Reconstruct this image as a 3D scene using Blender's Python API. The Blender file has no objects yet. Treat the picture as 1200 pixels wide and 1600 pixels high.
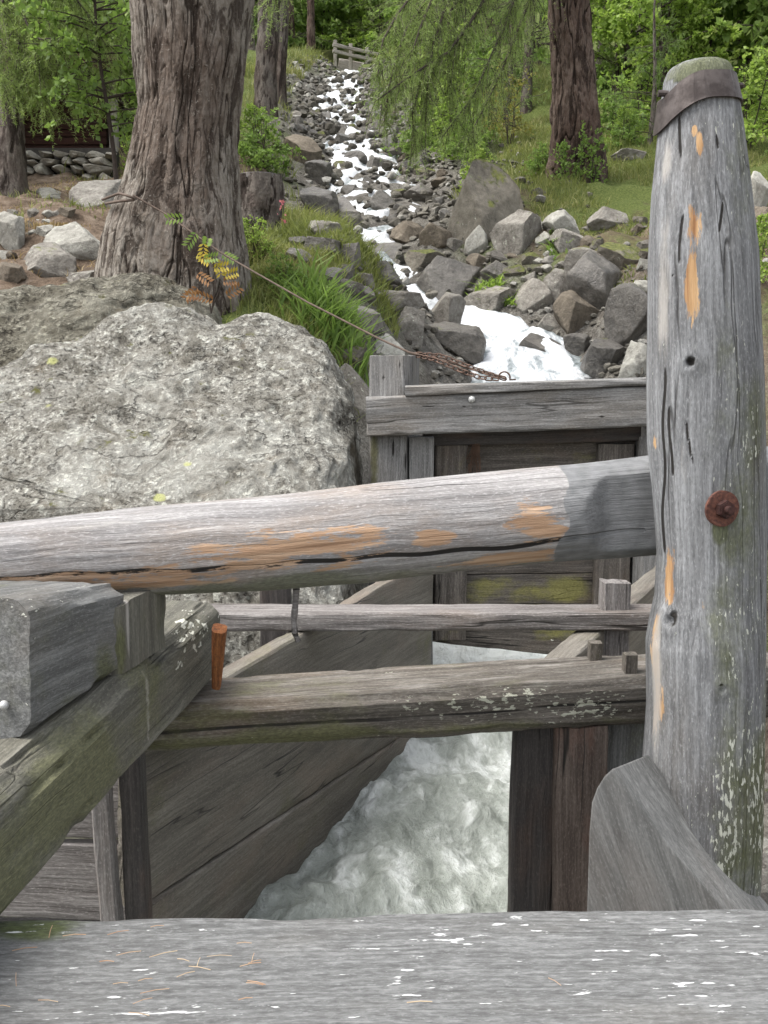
import bpy, bmesh, math, random
import numpy as np
from mathutils import Vector, Matrix

rng = np.random.default_rng(7)
random.seed(7)
R = math.radians
scene = bpy.context.scene
COL = scene.collection

# ------------------------------------------------------------------ camera maths
F = 1557.0
PITCH = R(8.76)
CP, SP = math.cos(PITCH), math.sin(PITCH)


def ray(px, py):
    u = (px - 600.0) / F
    v = (800.0 - py) / F
    return np.array([u, CP + v * SP, -SP + v * CP])


def P(px, py, Y):
    d = ray(px, py)
    return d * (Y / d[1])


def PZ(px, py, z):
    d = ray(px, py)
    return d * (z / d[2])


def mpp(py, Y):
    """metres per photo pixel at world distance Y on image row py"""
    d = ray(600, py)
    return Y / d[1] / F


# ------------------------------------------------------------------ noise
def _hash(ix, iy, iz, seed):
    h = (ix * 374761393 + iy * 668265263 + iz * 1274126177 + seed * 974634777) & 0xFFFFFFFF
    h = ((h ^ (h >> 13)) * 1274126177) & 0xFFFFFFFF
    h = h ^ (h >> 16)
    return (h & 0xFFFFFF) / float(0xFFFFFF)


def vnoise(p, seed=0):
    p = np.asarray(p, float)
    i = np.floor(p).astype(np.int64)
    f = p - i
    f = f * f * f * (f * (f * 6 - 15) + 10)
    r = 0
    for dx in (0, 1):
        wx = f[..., 0] if dx else 1 - f[..., 0]
        for dy in (0, 1):
            wy = f[..., 1] if dy else 1 - f[..., 1]
            for dz in (0, 1):
                wz = f[..., 2] if dz else 1 - f[..., 2]
                r = r + wx * wy * wz * _hash(i[..., 0] + dx, i[..., 1] + dy, i[..., 2] + dz, seed)
    return r


def fbm(p, octaves=4, seed=0, gain=0.5):
    p = np.asarray(p, float)
    a, s, tot = 1.0, 0, 0
    for k in range(octaves):
        s = s + a * (vnoise(p, seed + k * 17) - 0.5)
        tot += a
        a *= gain
        p = p * 2.03 + 11.3
    return s / tot * 2


def sstep(a, b, x):
    t = np.clip((x - a) / (b - a), 0, 1)
    return t * t * (3 - 2 * t)


# ------------------------------------------------------------------ objects
def prop(o, label=None, cat=None, group=None, kind=None):
    if label: o['label'] = label
    if cat: o['category'] = cat
    if group: o['group'] = group
    if kind: o['kind'] = kind
    return o


def put(o, parent=None, M=None):
    """link o; M is its world matrix, parents only ever carry a location"""
    COL.objects.link(o)
    M = M or Matrix.Identity(4)
    if parent is not None:
        o.parent = parent
        M = Matrix.Translation(-world_loc(parent)) @ M
    o.matrix_basis = M
    return o


def world_loc(o):
    v = Vector(o.location)
    while o.parent is not None:
        o = o.parent
        v = v + Vector(o.location)
    return v


def empty(name, loc, label=None, cat=None, group=None):
    o = bpy.data.objects.new(name, None)
    o.empty_display_size = 0.1
    COL.objects.link(o)
    o.location = Vector([float(c) for c in loc])
    return prop(o, label, cat, group)


def mesh_data(name, V, faces, mats=(), smooth=True, attrs=None, fmat=None):
    """faces: list of (k,n) int arrays (n = 3 or 4)"""
    me = bpy.data.meshes.new(name)
    V = np.asarray(V, np.float32).reshape(-1, 3)
    fl = [np.asarray(f, np.int32) for f in faces if len(f)]
    loops = np.concatenate([f.ravel() for f in fl])
    sizes = np.concatenate([np.full(len(f), f.shape[1], np.int32) for f in fl])
    starts = np.concatenate([[0], np.cumsum(sizes)[:-1]]).astype(np.int32)
    me.vertices.add(len(V)); me.vertices.foreach_set('co', V.ravel())
    me.loops.add(len(loops)); me.loops.foreach_set('vertex_index', loops)
    me.polygons.add(len(sizes))
    me.polygons.foreach_set('loop_start', starts)
    me.polygons.foreach_set('use_smooth', np.full(len(sizes), bool(smooth)))
    if fmat is not None:
        me.polygons.foreach_set('material_index', np.asarray(fmat, np.int32))
    me.update(calc_edges=True)
    for m in mats: me.materials.append(m)
    for k, a in (attrs or {}).items():
        at = me.attributes.new(k, 'FLOAT', 'POINT')
        at.data.foreach_set('value', np.asarray(a, np.float32).ravel())
    return me


def obj_np(name, V, faces, mat, parent=None, M=None, smooth=True, attrs=None):
    me = mesh_data(name, V, faces, [mat], smooth, attrs)
    return put(bpy.data.objects.new(name, me), parent, M)


def obj_bm(name, bm, mat, parent=None, M=None, smooth=False):
    me = bpy.data.meshes.new(name)
    bmesh.ops.recalc_face_normals(bm, faces=bm.faces)
    bm.to_mesh(me); bm.free()
    me.materials.append(mat)
    if smooth:
        me.polygons.foreach_set('use_smooth', np.ones(len(me.polygons), bool))
    return put(bpy.data.objects.new(name, me), parent, M)


def grid_faces(n, m, wrap=False):
    i = np.arange(n - 1)[:, None]
    mm = m if wrap else m - 1
    j = np.arange(mm)[None, :]
    j2 = (j + 1) % m
    a = i * m + j; b = i * m + j2; c = (i + 1) * m + j2; d = (i + 1) * m + j
    return np.stack([a, b, c, d], -1).reshape(-1, 4)


def frame(A, B, up=(0, 0, 1)):
    A = Vector([float(c) for c in A]); B = Vector([float(c) for c in B])
    x = (B - A); L = x.length; x.normalize()
    z = Vector(up); z = (z - x * z.dot(x)).normalized()
    y = z.cross(x)
    M = Matrix(((x.x, y.x, z.x, A.x), (x.y, y.y, z.y, A.y), (x.z, y.z, z.z, A.z), (0, 0, 0, 1)))
    return M, L


def tube(pts, rad, sides=5):
    """V, quads of a tube through pts"""
    pts = np.asarray(pts, float); n = len(pts)
    rad = np.broadcast_to(np.asarray(rad, float), (n,))
    T = np.gradient(pts, axis=0)
    T /= np.linalg.norm(T, axis=1)[:, None] + 1e-9
    ref = np.array([0.31, 0.2, 0.93])
    if abs(np.dot(T[n // 2], ref)) > .93: ref = np.array([1.0, 0.1, 0])
    U = np.cross(T, ref); U /= np.linalg.norm(U, axis=1)[:, None] + 1e-9
    W = np.cross(T, U)
    a = np.linspace(0, 2 * np.pi, sides, endpoint=False)
    V = pts[:, None] + rad[:, None, None] * (np.cos(a)[None, :, None] * U[:, None] + np.sin(a)[None, :, None] * W[:, None])
    return V.reshape(-1, 3), grid_faces(n, sides, True)


class Bag:
    """collects geometry for ONE mesh"""
    def __init__(s): s.V = []; s.Q = []; s.T = []; s.n = 0
    def add(s, V, Q=None, T=None):
        V = np.asarray(V).reshape(-1, 3)
        if Q is not None and len(Q): s.Q.append(np.asarray(Q) + s.n)
        if T is not None and len(T): s.T.append(np.asarray(T) + s.n)
        s.V.append(V); s.n += len(V)
    def faces(s):
        f = []
        if s.Q: f.append(np.concatenate(s.Q))
        if s.T: f.append(np.concatenate(s.T))
        return f
    def verts(s): return np.concatenate(s.V)


# ------------------------------------------------------------------ node helpers
class NT:
    def __init__(s, name):
        s.m = bpy.data.materials.new(name); s.m.use_nodes = True
        s.t = s.m.node_tree; s.t.nodes.clear()
        s.out = s.t.nodes.new('ShaderNodeOutputMaterial')

    def nd(s, ty, ins=None, **props):
        n = s.t.nodes.new('ShaderNode' + ty)
        for k, v in props.items(): setattr(n, k, v)
        for k, v in (ins or {}).items(): s.set(n.inputs[k], v)
        return n

    def set(s, sock, v):
        if isinstance(v, bpy.types.NodeSocket): s.t.links.new(v, sock)
        elif isinstance(v, (tuple, list)) and len(v) == 3 and sock.type == 'RGBA': sock.default_value = (*v, 1)
        else: sock.default_value = v

    def math(s, op, a, b=0.0, clamp=False):
        return s.nd('Math', {0: a, 1: b}, operation=op, use_clamp=clamp).outputs[0]

    def coords(s, rnd=True, kind='Object'):
        tc = s.nd('TexCoord').outputs[kind]
        if not rnd: return tc
        oi = s.nd('ObjectInfo').outputs['Random']
        off = s.nd('VectorMath', {0: (37.0, 53.0, 71.0), 'Scale': oi}, operation='SCALE').outputs[0]
        return s.nd('VectorMath', {0: tc, 1: off}, operation='ADD').outputs[0]

    def scale(s, vec, sc):
        return s.nd('Mapping', {0: vec, 'Scale': sc}).outputs[0]

    def noise(s, vec, scale=1.0, detail=4.0, rough=0.55, dist=0.0):
        return s.nd('TexNoise', {'Vector': vec, 'Scale': scale, 'Detail': detail, 'Roughness': rough, 'Distortion': dist}).outputs[0]

    def vor(s, vec, scale=1.0, feature='F1', out='Distance', rand=1.0):
        return s.nd('TexVoronoi', {'Vector': vec, 'Scale': scale, 'Randomness': rand}, feature=feature).outputs[out]

    def ramp(s, fac, stops, interp='LINEAR'):
        n = s.nd('ValToRGB', {0: fac})
        cr = n.color_ramp; cr.interpolation = interp
        while len(cr.elements) < len(stops): cr.elements.new(0.5)
        for e, (p, c) in zip(cr.elements, stops):
            e.position = p
            e.color = (c, c, c, 1) if isinstance(c, (int, float)) else (*c, 1)
        return n.outputs[0]

    def mix(s, fac, a, b, mode='MIX'):
        n = s.nd('Mix', {0: fac, 6: a, 7: b}, data_type='RGBA', blend_type=mode)
        return n.outputs[2]

    def attr(s, name):
        return s.nd('Attribute', attribute_name=name).outputs['Fac']

    def rmap(s, v, a, b, c=0.0, d=1.0):
        return s.nd('MapRange', {0: v, 1: a, 2: b, 3: c, 4: d}, interpolation_type='SMOOTHSTEP').outputs[0]

    def bump(s, h, strength=0.3, dist=0.02, normal=None):
        ins = {'Height': h, 'Strength': strength, 'Distance': dist}
        if normal is not None: ins['Normal'] = normal
        return s.nd('Bump', ins).outputs[0]

    def finish(s, col, rough=0.85, normal=None, spec=0.3, metal=0.0, **kw):
        ins = {'Base Color': col, 'Roughness': rough, 'Specular IOR Level': spec, 'Metallic': metal}
        if normal is not None: ins['Normal'] = normal
        ins.update(kw)
        b = s.nd('BsdfPrincipled', ins)
        s.t.links.new(b.outputs[0], s.out.inputs[0])
        return s.m


# ------------------------------------------------------------------ materials
def wood(name, light, mid, dark, lichen=0.0, lich_scale=(14, 60, 60), moss=0.0, moss_col=(.085, .105, .03),
         warm=(.16, .11, .075), warm_amt=.35, crack=1.0, bump=.5, spec=.25, lich_col=(.55, .55, .48), rough=.86,
         grain=(2.2, 42, 42), stain=.35, stain_col=(.035, .03, .026),
         tan=((.24, .12, .055), (.42, .26, .13), (.55, .38, .22))):
    n = NT(name)
    v = n.coords()
    warp = n.noise(v, 1.6, 3)
    wv = n.nd('VectorMath', {0: n.nd('CombineXYZ', {1: warp, 2: warp}).outputs[0], 'Scale': .05}, operation='SCALE').outputs[0]
    vv = n.nd('VectorMath', {0: v, 1: wv}, operation='ADD').outputs[0]
    g1 = n.noise(n.scale(vv, grain), 1, 10, .72)
    g2 = n.noise(n.scale(vv, (4, 150, 150)), 1, 5, .6)
    blot = n.noise(n.scale(v, (2.2, 6, 6)), 1, 5, .6)
    fine = n.noise(n.scale(v, (90, 260, 260)), 1, 3, .65)
    col = n.ramp(g1, [(.3, dark), (.5, mid), (.7, light)])
    col = n.mix(n.rmap(g2, .35, .7, .55, 0), col, (dark[0] * .8, dark[1] * .8, dark[2] * .8))
    col = n.mix(n.rmap(blot, .48, .72, 0, warm_amt), col, warm)
    b2 = n.noise(n.scale(v, (1.4, 3.2, 3.2)), 1, 6, .65)
    col = n.mix(n.rmap(b2, .52, .72, 0, stain), col, stain_col)
    col = n.mix(n.rmap(fine, .52, .72, 0, .5), col, light)
    col = n.mix(n.rmap(fine, .48, .3, 0, .5), col, dark)
    # cracks along the grain
    c1 = n.noise(n.scale(vv, (.55, 11, 11)), 1, 3, .5)
    ca = n.math('ABSOLUTE', n.math('SUBTRACT', c1, .5))
    cm = n.rmap(ca, .0, .011, 1, 0)
    cm = n.math('MULTIPLY', cm, n.rmap(n.noise(n.scale(v, (1.5, 4, 4)), 1, 2), .45, .6, 0, crack), True)
    cm = n.math('MAXIMUM', cm, n.rmap(n.attr('crack'), .5, .78))
    col = n.mix(cm, col, (.02, .018, .016))
    # fresh orange wood where bark or grey skin came off
    ed = n.noise(n.scale(v, (7, 36, 36)), 1, 7, .75)
    tanm = n.rmap(n.math('ADD', n.attr('tan'), n.math('MULTIPLY', n.math('MULTIPLY', n.math('SUBTRACT', ed, .5), 4.5), n.rmap(n.attr('tan'), 0, .25))), .36, .72)
    tcol = n.ramp(n.noise(n.scale(vv, (3, 60, 60)), 1, 5), [(.3, tan[0]), (.5, tan[1]), (.7, tan[2])])
    col = n.mix(tanm, col, tcol)
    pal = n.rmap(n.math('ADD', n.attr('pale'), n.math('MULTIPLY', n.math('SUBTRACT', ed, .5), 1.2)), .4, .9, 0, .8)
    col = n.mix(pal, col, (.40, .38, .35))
    # moss / algae
    mo = n.noise(n.scale(v, (3, 5, 5)), 1, 7, .7)
    mv = n.math('ADD', mo, n.math('MULTIPLY', n.attr('moss'), .45))
    mm = n.rmap(mv, .78 - .4 * moss, 1.02 - .4 * moss, 0, .85)
    col = n.mix(mm, col, n.mix(n.rmap(fine, .3, .7), (moss_col[0] * .55, moss_col[1] * .55, moss_col[2] * .6), moss_col))
    # lichen flakes
    l1 = n.noise(n.scale(v, lich_scale), 1, 4, .55)
    l2 = n.noise(n.scale(v, (2.5, 7, 7)), 1, 4, .6)
    lv = n.math('ADD', l1, n.math('MULTIPLY', n.math('SUBTRACT', l2, .5), .55))
    lv = n.math('ADD', lv, n.math('MULTIPLY', n.attr('lich'), .22))
    th = .86 - .24 * lichen
    lm = n.rmap(lv, th, th + .045, 0, .93)
    col = n.mix(lm, col, lich_col)
    h = n.math('ADD', n.math('MULTIPLY', g1, 1.0), n.math('MULTIPLY', g2, .45))
    h = n.math('ADD', h, n.math('MULTIPLY', fine, .18))
    h = n.math('SUBTRACT', h, n.math('MULTIPLY', cm, 1.1))
    h = n.math('ADD', h, n.math('MULTIPLY', lm, .25))
    h = n.math('ADD', h, n.math('MULTIPLY', mm, .2))
    return n.finish(col, rough, n.bump(h, bump, .012), spec)


W_LOG = wood('weathered log wood', (.50, .485, .475), (.33, .32, .315), (.16, .15, .146), lichen=.05, moss=.38, moss_col=(.20, .205, .14), warm=(.27, .20, .145), warm_amt=.55, bump=.7, stain=.25, tan=((.25, .15, .09), (.40, .26, .165), (.52, .37, .26)))
W_POST = wood('weathered post wood', (.36, .367, .375), (.225, .23, .235), (.08, .08, .082), lichen=.34, lich_scale=(46, 140, 140), moss=.45, moss_col=(.115, .125, .06), warm=(.17, .14, .10), warm_amt=.3, bump=.6, crack=.7, lich_col=(.5, .51, .44))
W_PLANK = wood('lichened plank wood', (.275, .28, .278), (.172, .174, .172), (.078, .078, .077), lichen=.72, lich_scale=(26, 115, 115), moss=.1, warm=(.17, .155, .13), warm_amt=.2, crack=.35, lich_col=(.66, .67, .66), grain=(30, 130, 130), bump=.6, stain=.15)
W_SILL = wood('mossy sill wood', (.235, .225, .19), (.145, .14, .115), (.06, .058, .05), lichen=.2, lich_scale=(30, 60, 60), moss=.66, moss_col=(.16, .16, .085), warm=(.16, .14, .10), bump=.5, crack=.6)
W_BLOCK = wood('grey block wood', (.25, .252, .245), (.165, .166, .16), (.075, .075, .073), lichen=.3, lich_scale=(50, 90, 90), moss=.6, moss_col=(.115, .12, .062), warm=(.16, .13, .10), bump=.5, crack=.8)
W_BEAM = wood('dark lichened beam wood', (.25, .225, .20), (.135, .12, .10), (.04, .035, .03), lichen=.5, lich_scale=(45, 95, 95), moss=.62, moss_col=(.13, .13, .06), warm=(.15, .11, .075), warm_amt=.5, bump=.6, lich_col=(.42, .42, .34), stain=.6)
W_RAIL = wood('grey rail wood', (.36, .34, .325), (.21, .195, .185), (.09, .08, .075), lichen=.2, moss=.1, bump=.6, crack=.8)
W_WALL = wood('wet flume board wood', (.26, .24, .205), (.165, .15, .125), (.07, .062, .052), lichen=.0, moss=.6, moss_col=(.14, .135, .07), warm=(.20, .155, .12), warm_amt=.5, bump=.35, spec=.4, rough=.65, stain=.55, grain=(1.3, 16, 16))
W_DARK = wood('soaked dark post wood', (.10, .088, .08), (.052, .045, .042), (.02, .018, .018), lichen=.08, moss=.15, warm=(.10, .055, .035), warm_amt=.5, bump=.5, spec=.4, rough=.6)
W_GATE = wood('grey gate timber', (.34, .335, .325), (.22, .215, .208), (.08, .077, .072), lichen=.14, moss=.3, moss_col=(.13, .125, .06), warm=(.19, .155, .115), warm_amt=.35, bump=.5, crack=.7)
W_PANEL = wood('gate panel boards', (.235, .21, .185), (.125, .11, .096), (.04, .036, .032), lichen=.3, lich_scale=(40,80,80), moss=.6, moss_col=(.25, .235, .075), warm=(.16, .12, .09), warm_amt=.4, bump=.5, stain=.5)
W_BRACE = wood('smooth grey brace wood', (.30, .30, .29), (.205, .205, .198), (.11, .11, .106), lichen=.3, moss=.25, moss_col=(.12, .12, .07), warm=(.17, .14, .12), warm_amt=.3, bump=.25, crack=.2)
W_PEG = wood('orange peg wood', (.42, .17, .06), (.26, .085, .028), (.05, .028, .018), moss=0, bump=.4, warm=(.35, .16, .06), stain=.6)
W_CABIN = wood('stained cabin boards', (.085, .035, .024), (.05, .02, .014), (.016, .008, .007), moss=0, bump=.4, warm=(.09, .04, .03), crack=.3)
W_FAR = wood('pale rail wood', (.5, .47, .42), (.36, .33, .29), (.2, .18, .16), bump=.3)


def simple(name, col, rough=.7, metal=0., spec=.3, var=.3, scale=20, bump=.2, col2=None):
    n = NT(name); v = n.coords()
    a = n.noise(v, scale, 6, .65)
    c2 = col2 or tuple(c * (1 - var) for c in col)
    c = n.mix(n.rmap(a, .35, .65), c2, col)
    return n.finish(c, rough, n.bump(a, bump, .01), spec, metal)


IRON = simple('rusted iron band', (.10, .084, .078), .55, .45, .4, scale=30, col2=(.045, .035, .032))
RUST = simple('rusty bolt iron', (.15, .065, .045), .8, .2, scale=120, col2=(.07, .032, .026), bump=.3)
RUST2 = simple('dark nut iron', (.075, .035, .03), .6, .5, scale=150, col2=(.035, .02, .018), bump=.3)
NAILM = simple('zinc nail', (.55, .55, .53), .45, .3, scale=40)
CHAINM = simple('rusty chain iron', (.16, .10, .075), .65, .35, scale=60, col2=(.06, .04, .03))
CABLEM = simple('rusty cable', (.11, .08, .062), .8, .1, scale=40)


def rock_mat(name, light, mid, dark, moss=.0, lich=.0, rough=.9, spec=.25, tint=(.19, .165, .13)):
    n = NT(name); v = n.coords()
    oi = n.nd('ObjectInfo').outputs['Random']
    a = n.noise(v, 2.4, 8, .65)
    b = n.noise(v, 14, 6, .7)
    c = n.ramp(n.math('ADD', n.math('MULTIPLY', a, .55), n.math('MULTIPLY', b, .45)), [(.36, dark), (.5, mid), (.66, light)])
    c = n.mix(n.rmap(oi, 0, 1, 0, .55), c, n.mix(.35, c, tint))
    c = n.mix(n.math('MULTIPLY', n.rmap(n.math('FRACT', n.math('MULTIPLY', oi, 7.3)), 0, 1, 0, .5), 1.0), c, n.mix(1.0, c, (.55, .55, .55), 'MULTIPLY'))
    sp = n.noise(v, 45, 3, .7)
    c = n.mix(n.rmap(sp, .6, .7, 0, .5), c, light)
    c = n.mix(n.rmap(sp, .3, .38, .45, 0), c, dark)
    if lich:
        l = n.noise(v, 6, 8, .75)
        c = n.mix(n.rmap(l, .66 - .15 * lich, .70 - .15 * lich, 0, .8), c, (.42, .43, .36))
    if moss:
        nz = n.nd('SeparateXYZ', {0: n.nd('NewGeometry').outputs['Normal']}).outputs[2]
        mm = n.math('ADD', n.noise(v, 3, 7, .7), n.math('MULTIPLY', nz, .35))
        c = n.mix(n.rmap(mm, 1.02 - .35 * moss, 1.12 - .35 * moss, 0, .9), c, n.mix(n.rmap(b, .35, .65), (.05, .06, .015), (.14, .15, .035)))
    h = n.math('ADD', a, n.math('MULTIPLY', b, .5)); h = n.math('ADD', h, n.math('MULTIPLY', sp, .2))
    return n.finish(c, rough, n.bump(h, .7, .05), spec)


RK_DRY = rock_mat('dry grey rock', (.36, .345, .31), (.22, .205, .18), (.09, .08, .07), moss=.4, lich=.4)
RK_WET = rock_mat('wet brown rock', (.17, .158, .138), (.095, .086, .074), (.032, .029, .026), moss=.35, rough=.4, spec=.5)
RK_PALE = rock_mat('pale rock', (.52, .51, .46), (.36, .35, .31), (.2, .19, .165), lich=.4)
RK_MOSS = rock_mat('mossy rock', (.24, .22, .18), (.15, .135, .11), (.06, .055, .045), moss=1.0, lich=.3)
RK_BROWN = rock_mat('brown rock', (.26, .22, .17), (.155, .13, .10), (.07, .058, .046), moss=.3)


def boulder_mat(name='lichen covered boulder', mul=(1, 1, 1)):
    n = NT(name); v = n.coords(False)
    a = n.noise(v, 2.0, 10, .68)
    b = n.noise(v, 11, 8, .72, .6)
    f = n.noise(v, 46, 4, .75)
    mixv = n.math('ADD', n.math('MULTIPLY', a, .45), n.math('MULTIPLY', b, .55))
    c = n.ramp(mixv, [(.34, (.06, .054, .045)), (.43, (.16, .15, .125)), (.50, (.25, .24, .21)), (.57, (.33, .325, .29)), (.68, (.43, .425, .39))])
    # brown iron stains
    st = n.noise(v, 3.1, 8, .7)
    c = n.mix(n.rmap(st, .55, .72, 0, .6), c, (.16, .12, .075))
    # grey white crust lichen in small rosettes
    vo = n.vor(n.nd('VectorMath', {0: v, 1: n.nd('VectorMath', {0: n.nd('TexNoise', {'Vector': v, 'Scale': 18.0, 'Detail': 4.0}).outputs[1], 'Scale': .09}, operation='SCALE').outputs[0]}, operation='ADD').outputs[0], 17)
    lz = n.noise(v, 4.5, 7, .7)
    lm = n.math('MULTIPLY', n.rmap(vo, .2, .36, 1, 0), n.rmap(lz, .44, .58))
    c = n.mix(n.math('MULTIPLY', lm, .62), c, (.60, .60, .53))
    sp = n.rmap(f, .545, .615, 0, .75)
    sp = n.math('MULTIPLY', sp, n.rmap(b, .4, .6))
    c = n.mix(sp, c, (.66, .65, .58))
    dk = n.rmap(f, .395, .465, .85, 0)
    c = n.mix(n.math('MULTIPLY', dk, n.rmap(a, .64, .42)), c, (.035, .03, .025))
    # yellow-green map lichen
    vy = n.vor(v, 3.2, out='Distance')
    ye = n.math('MULTIPLY', n.rmap(n.math('ADD', vy, n.math('MULTIPLY', b, .12)), .12, .16, 1, 0), .8)
    c = n.mix(ye, c, (.46, .47, .19))
    nz = n.nd('SeparateXYZ', {0: n.nd('NewGeometry').outputs['Normal']}).outputs[2]
    mm = n.math('ADD', n.noise(v, 5, 6, .7), n.math('MULTIPLY', nz, .12))
    c = n.mix(n.rmap(mm, .70, .78, 0, .9), c, (.10, .10, .025))
    cr = n.math('ABSOLUTE', n.math('SUBTRACT', n.noise(n.scale(v, (1.2, 1.2, 2.2)), 1, 6, .6), .5))
    crk = n.rmap(cr, 0, .012, .55, 0)
    c = n.mix(crk, c, (.04, .035, .03))
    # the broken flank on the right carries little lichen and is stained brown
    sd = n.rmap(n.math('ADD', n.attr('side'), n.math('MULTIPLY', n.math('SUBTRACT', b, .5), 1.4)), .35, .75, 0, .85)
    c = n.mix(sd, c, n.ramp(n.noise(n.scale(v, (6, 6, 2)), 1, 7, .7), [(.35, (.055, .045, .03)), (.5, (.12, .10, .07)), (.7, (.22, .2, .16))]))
    h = n.math('ADD', n.math('MULTIPLY', a, 1.2), n.math('MULTIPLY', b, .8)); h = n.math('ADD', h, n.math('MULTIPLY', f, .35))
    h = n.math('ADD', h, n.math('MULTIPLY', lm, .15)); h = n.math('SUBTRACT', h, n.math('MULTIPLY', crk, .3))
    if mul[0] != 1: c = n.mix(1.0, c, mul, 'MULTIPLY')
    return n.finish(c, .92, n.bump(h, 1.0, .06), .2)


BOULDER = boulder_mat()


def bark_mat(name, plate, plate2, crev, zs=.28, scale=9.):
    n = NT(name); v = n.coords()
    sv = n.scale(v, (1, 1, zs))
    a = n.noise(sv, scale, 8, .68, .5)
    b = n.noise(n.scale(v, (1, 1, .5)), 26, 6, .7)
    big = n.noise(v, 1.3, 4)
    cr = n.attr('crev')
    c = n.mix(n.rmap(b, .35, .65), plate2, plate)
    c = n.mix(n.rmap(big, .45, .65, 0, .6), c, (crev[0] * 2.2, crev[1] * 1.9, crev[2] * 1.8))
    m = n.math('MAXIMUM', n.rmap(a, .42, .5, 1, 0), n.rmap(cr, .25, .6))
    c = n.mix(n.math('MULTIPLY', m, .85), c, crev)
    gl = n.noise(v, 60, 4, .7)
    c = n.mix(n.rmap(gl, .58, .7, 0, .5), c, (plate[0] * 1.35, plate[1] * 1.38, plate[2] * 1.4))
    h = n.math('ADD', n.math('MULTIPLY', a, 1.0), n.math('MULTIPLY', b, .5)); h = n.math('ADD', h, n.math('MULTIPLY', gl, .2))
    return n.finish(c, .95, n.bump(h, .9, .04), .15)


BARK = bark_mat('flaking larch bark', (.27, .245, .212), (.145, .125, .102), (.036, .026, .02), .2, 11)
BARK2 = bark_mat('red brown larch bark', (.15, .115, .095), (.085, .058, .045), (.02, .013, .01), .16, 12)
BARK3 = bark_mat('grey larch bark', (.17, .15, .13), (.10, .085, .075), (.035, .026, .022))
TWIG = simple('dark twig bark', (.055, .042, .034), .9, scale=30)


def leaf_mat(name, c1, c2, c3=None, trans=.35, tipvar=.6):
    n = NT(name)
    g = n.nd('NewGeometry')
    r = g.outputs['Random Per Island']
    pos = n.noise(g.outputs['Position'], .9, 3, .6)
    fac = n.math('ADD', n.math('MULTIPLY', r, tipvar), n.math('MULTIPLY', n.rmap(pos, .35, .65), 1 - tipvar))
    col = n.ramp(fac, [(0.05, c1), (.6, c2), (.97, c3 or c2)])
    b = n.nd('BsdfPrincipled', {'Base Color': col, 'Roughness': .55, 'Specular IOR Level': .3})
    t = n.nd('BsdfTranslucent', {0: n.mix(.5, col, (c2[0] * 1.4, c2[1] * 1.5, c2[2]))})
    mx = n.nd('MixShader', {0: trans, 1: b.outputs[0], 2: t.outputs[0]})
    n.t.links.new(mx.outputs[0], n.out.inputs[0])
    return n.m


LARCH = leaf_mat('larch needles', (.15, .20, .06), (.25, .33, .105), (.35, .42, .16))
SPRUCE = leaf_mat('young conifer needles', (.10, .16, .045), (.17, .26, .07), (.25, .34, .11))
BIRCH = leaf_mat('bright broad leaves', (.13, .20, .035), (.25, .35, .075), (.40, .46, .14), .5)
ALDER = leaf_mat('deep green leaves', (.10, .16, .04), (.18, .27, .065), (.28, .36, .11), .45)
YELLOWING = leaf_mat('yellowing leaves', (.13, .15, .03), (.26, .24, .06), (.42, .34, .12), .4)
GRASS = leaf_mat('bank grass', (.09, .115, .03), (.19, .21, .065), (.38, .34, .16), .4)
DRYGRASS = leaf_mat('dry grass', (.16, .11, .05), (.28, .20, .09), (.4, .32, .17), .2)
ROWAN_G = leaf_mat('rowan green leaf', (.12, .20, .04), (.2, .28, .06), (.3, .34, .08), .35)
ROWAN_Y = leaf_mat('rowan yellow leaf', (.30, .26, .03), (.45, .34, .04), (.55, .36, .06), .35)
ROWAN_O = leaf_mat('rowan orange leaf', (.17, .075, .03), (.26, .13, .05), (.34, .2, .08), .3)
PINK = leaf_mat('pink petals', (.5, .14, .2), (.62, .22, .26), (.7, .36, .3), .3)


def ground_mat():
    n = NT('forest floor'); g = n.nd('NewGeometry'); v = g.outputs['Position']
    a = n.noise(v, .55, 7, .65); b = n.noise(v, 7, 7, .7); f = n.noise(v, 50, 3, .7)
    lit = n.ramp(b, [(.32, (.05, .036, .024)), (.5, (.135, .098, .07)), (.68, (.24, .19, .145))])
    gr = n.ramp(f, [(.3, (.035, .05, .012)), (.5, (.085, .11, .028)), (.7, (.16, .175, .06))])
    gm = n.math('ADD', n.math('MULTIPLY', a, .7), n.math('MULTIPLY', b, .3))
    gm = n.math('ADD', gm, n.math('MULTIPLY', n.math('SUBTRACT', n.attr('green'), .5), .6))
    c = n.mix(n.rmap(gm, .42, .56), lit, gr)
    gv = n.ramp(n.math('ADD', n.math('MULTIPLY', b, .5), n.math('MULTIPLY', f, .5)), [(.35, (.035, .03, .025)), (.5, (.13, .12, .105)), (.66, (.27, .26, .23))])
    c = n.mix(n.attr('gravel'), c, gv)
    h = n.math('ADD', b, n.math('MULTIPLY', f, .4))
    return n.finish(c, .95, n.bump(h, .9, .08), .15)


GROUND = ground_mat()


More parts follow.
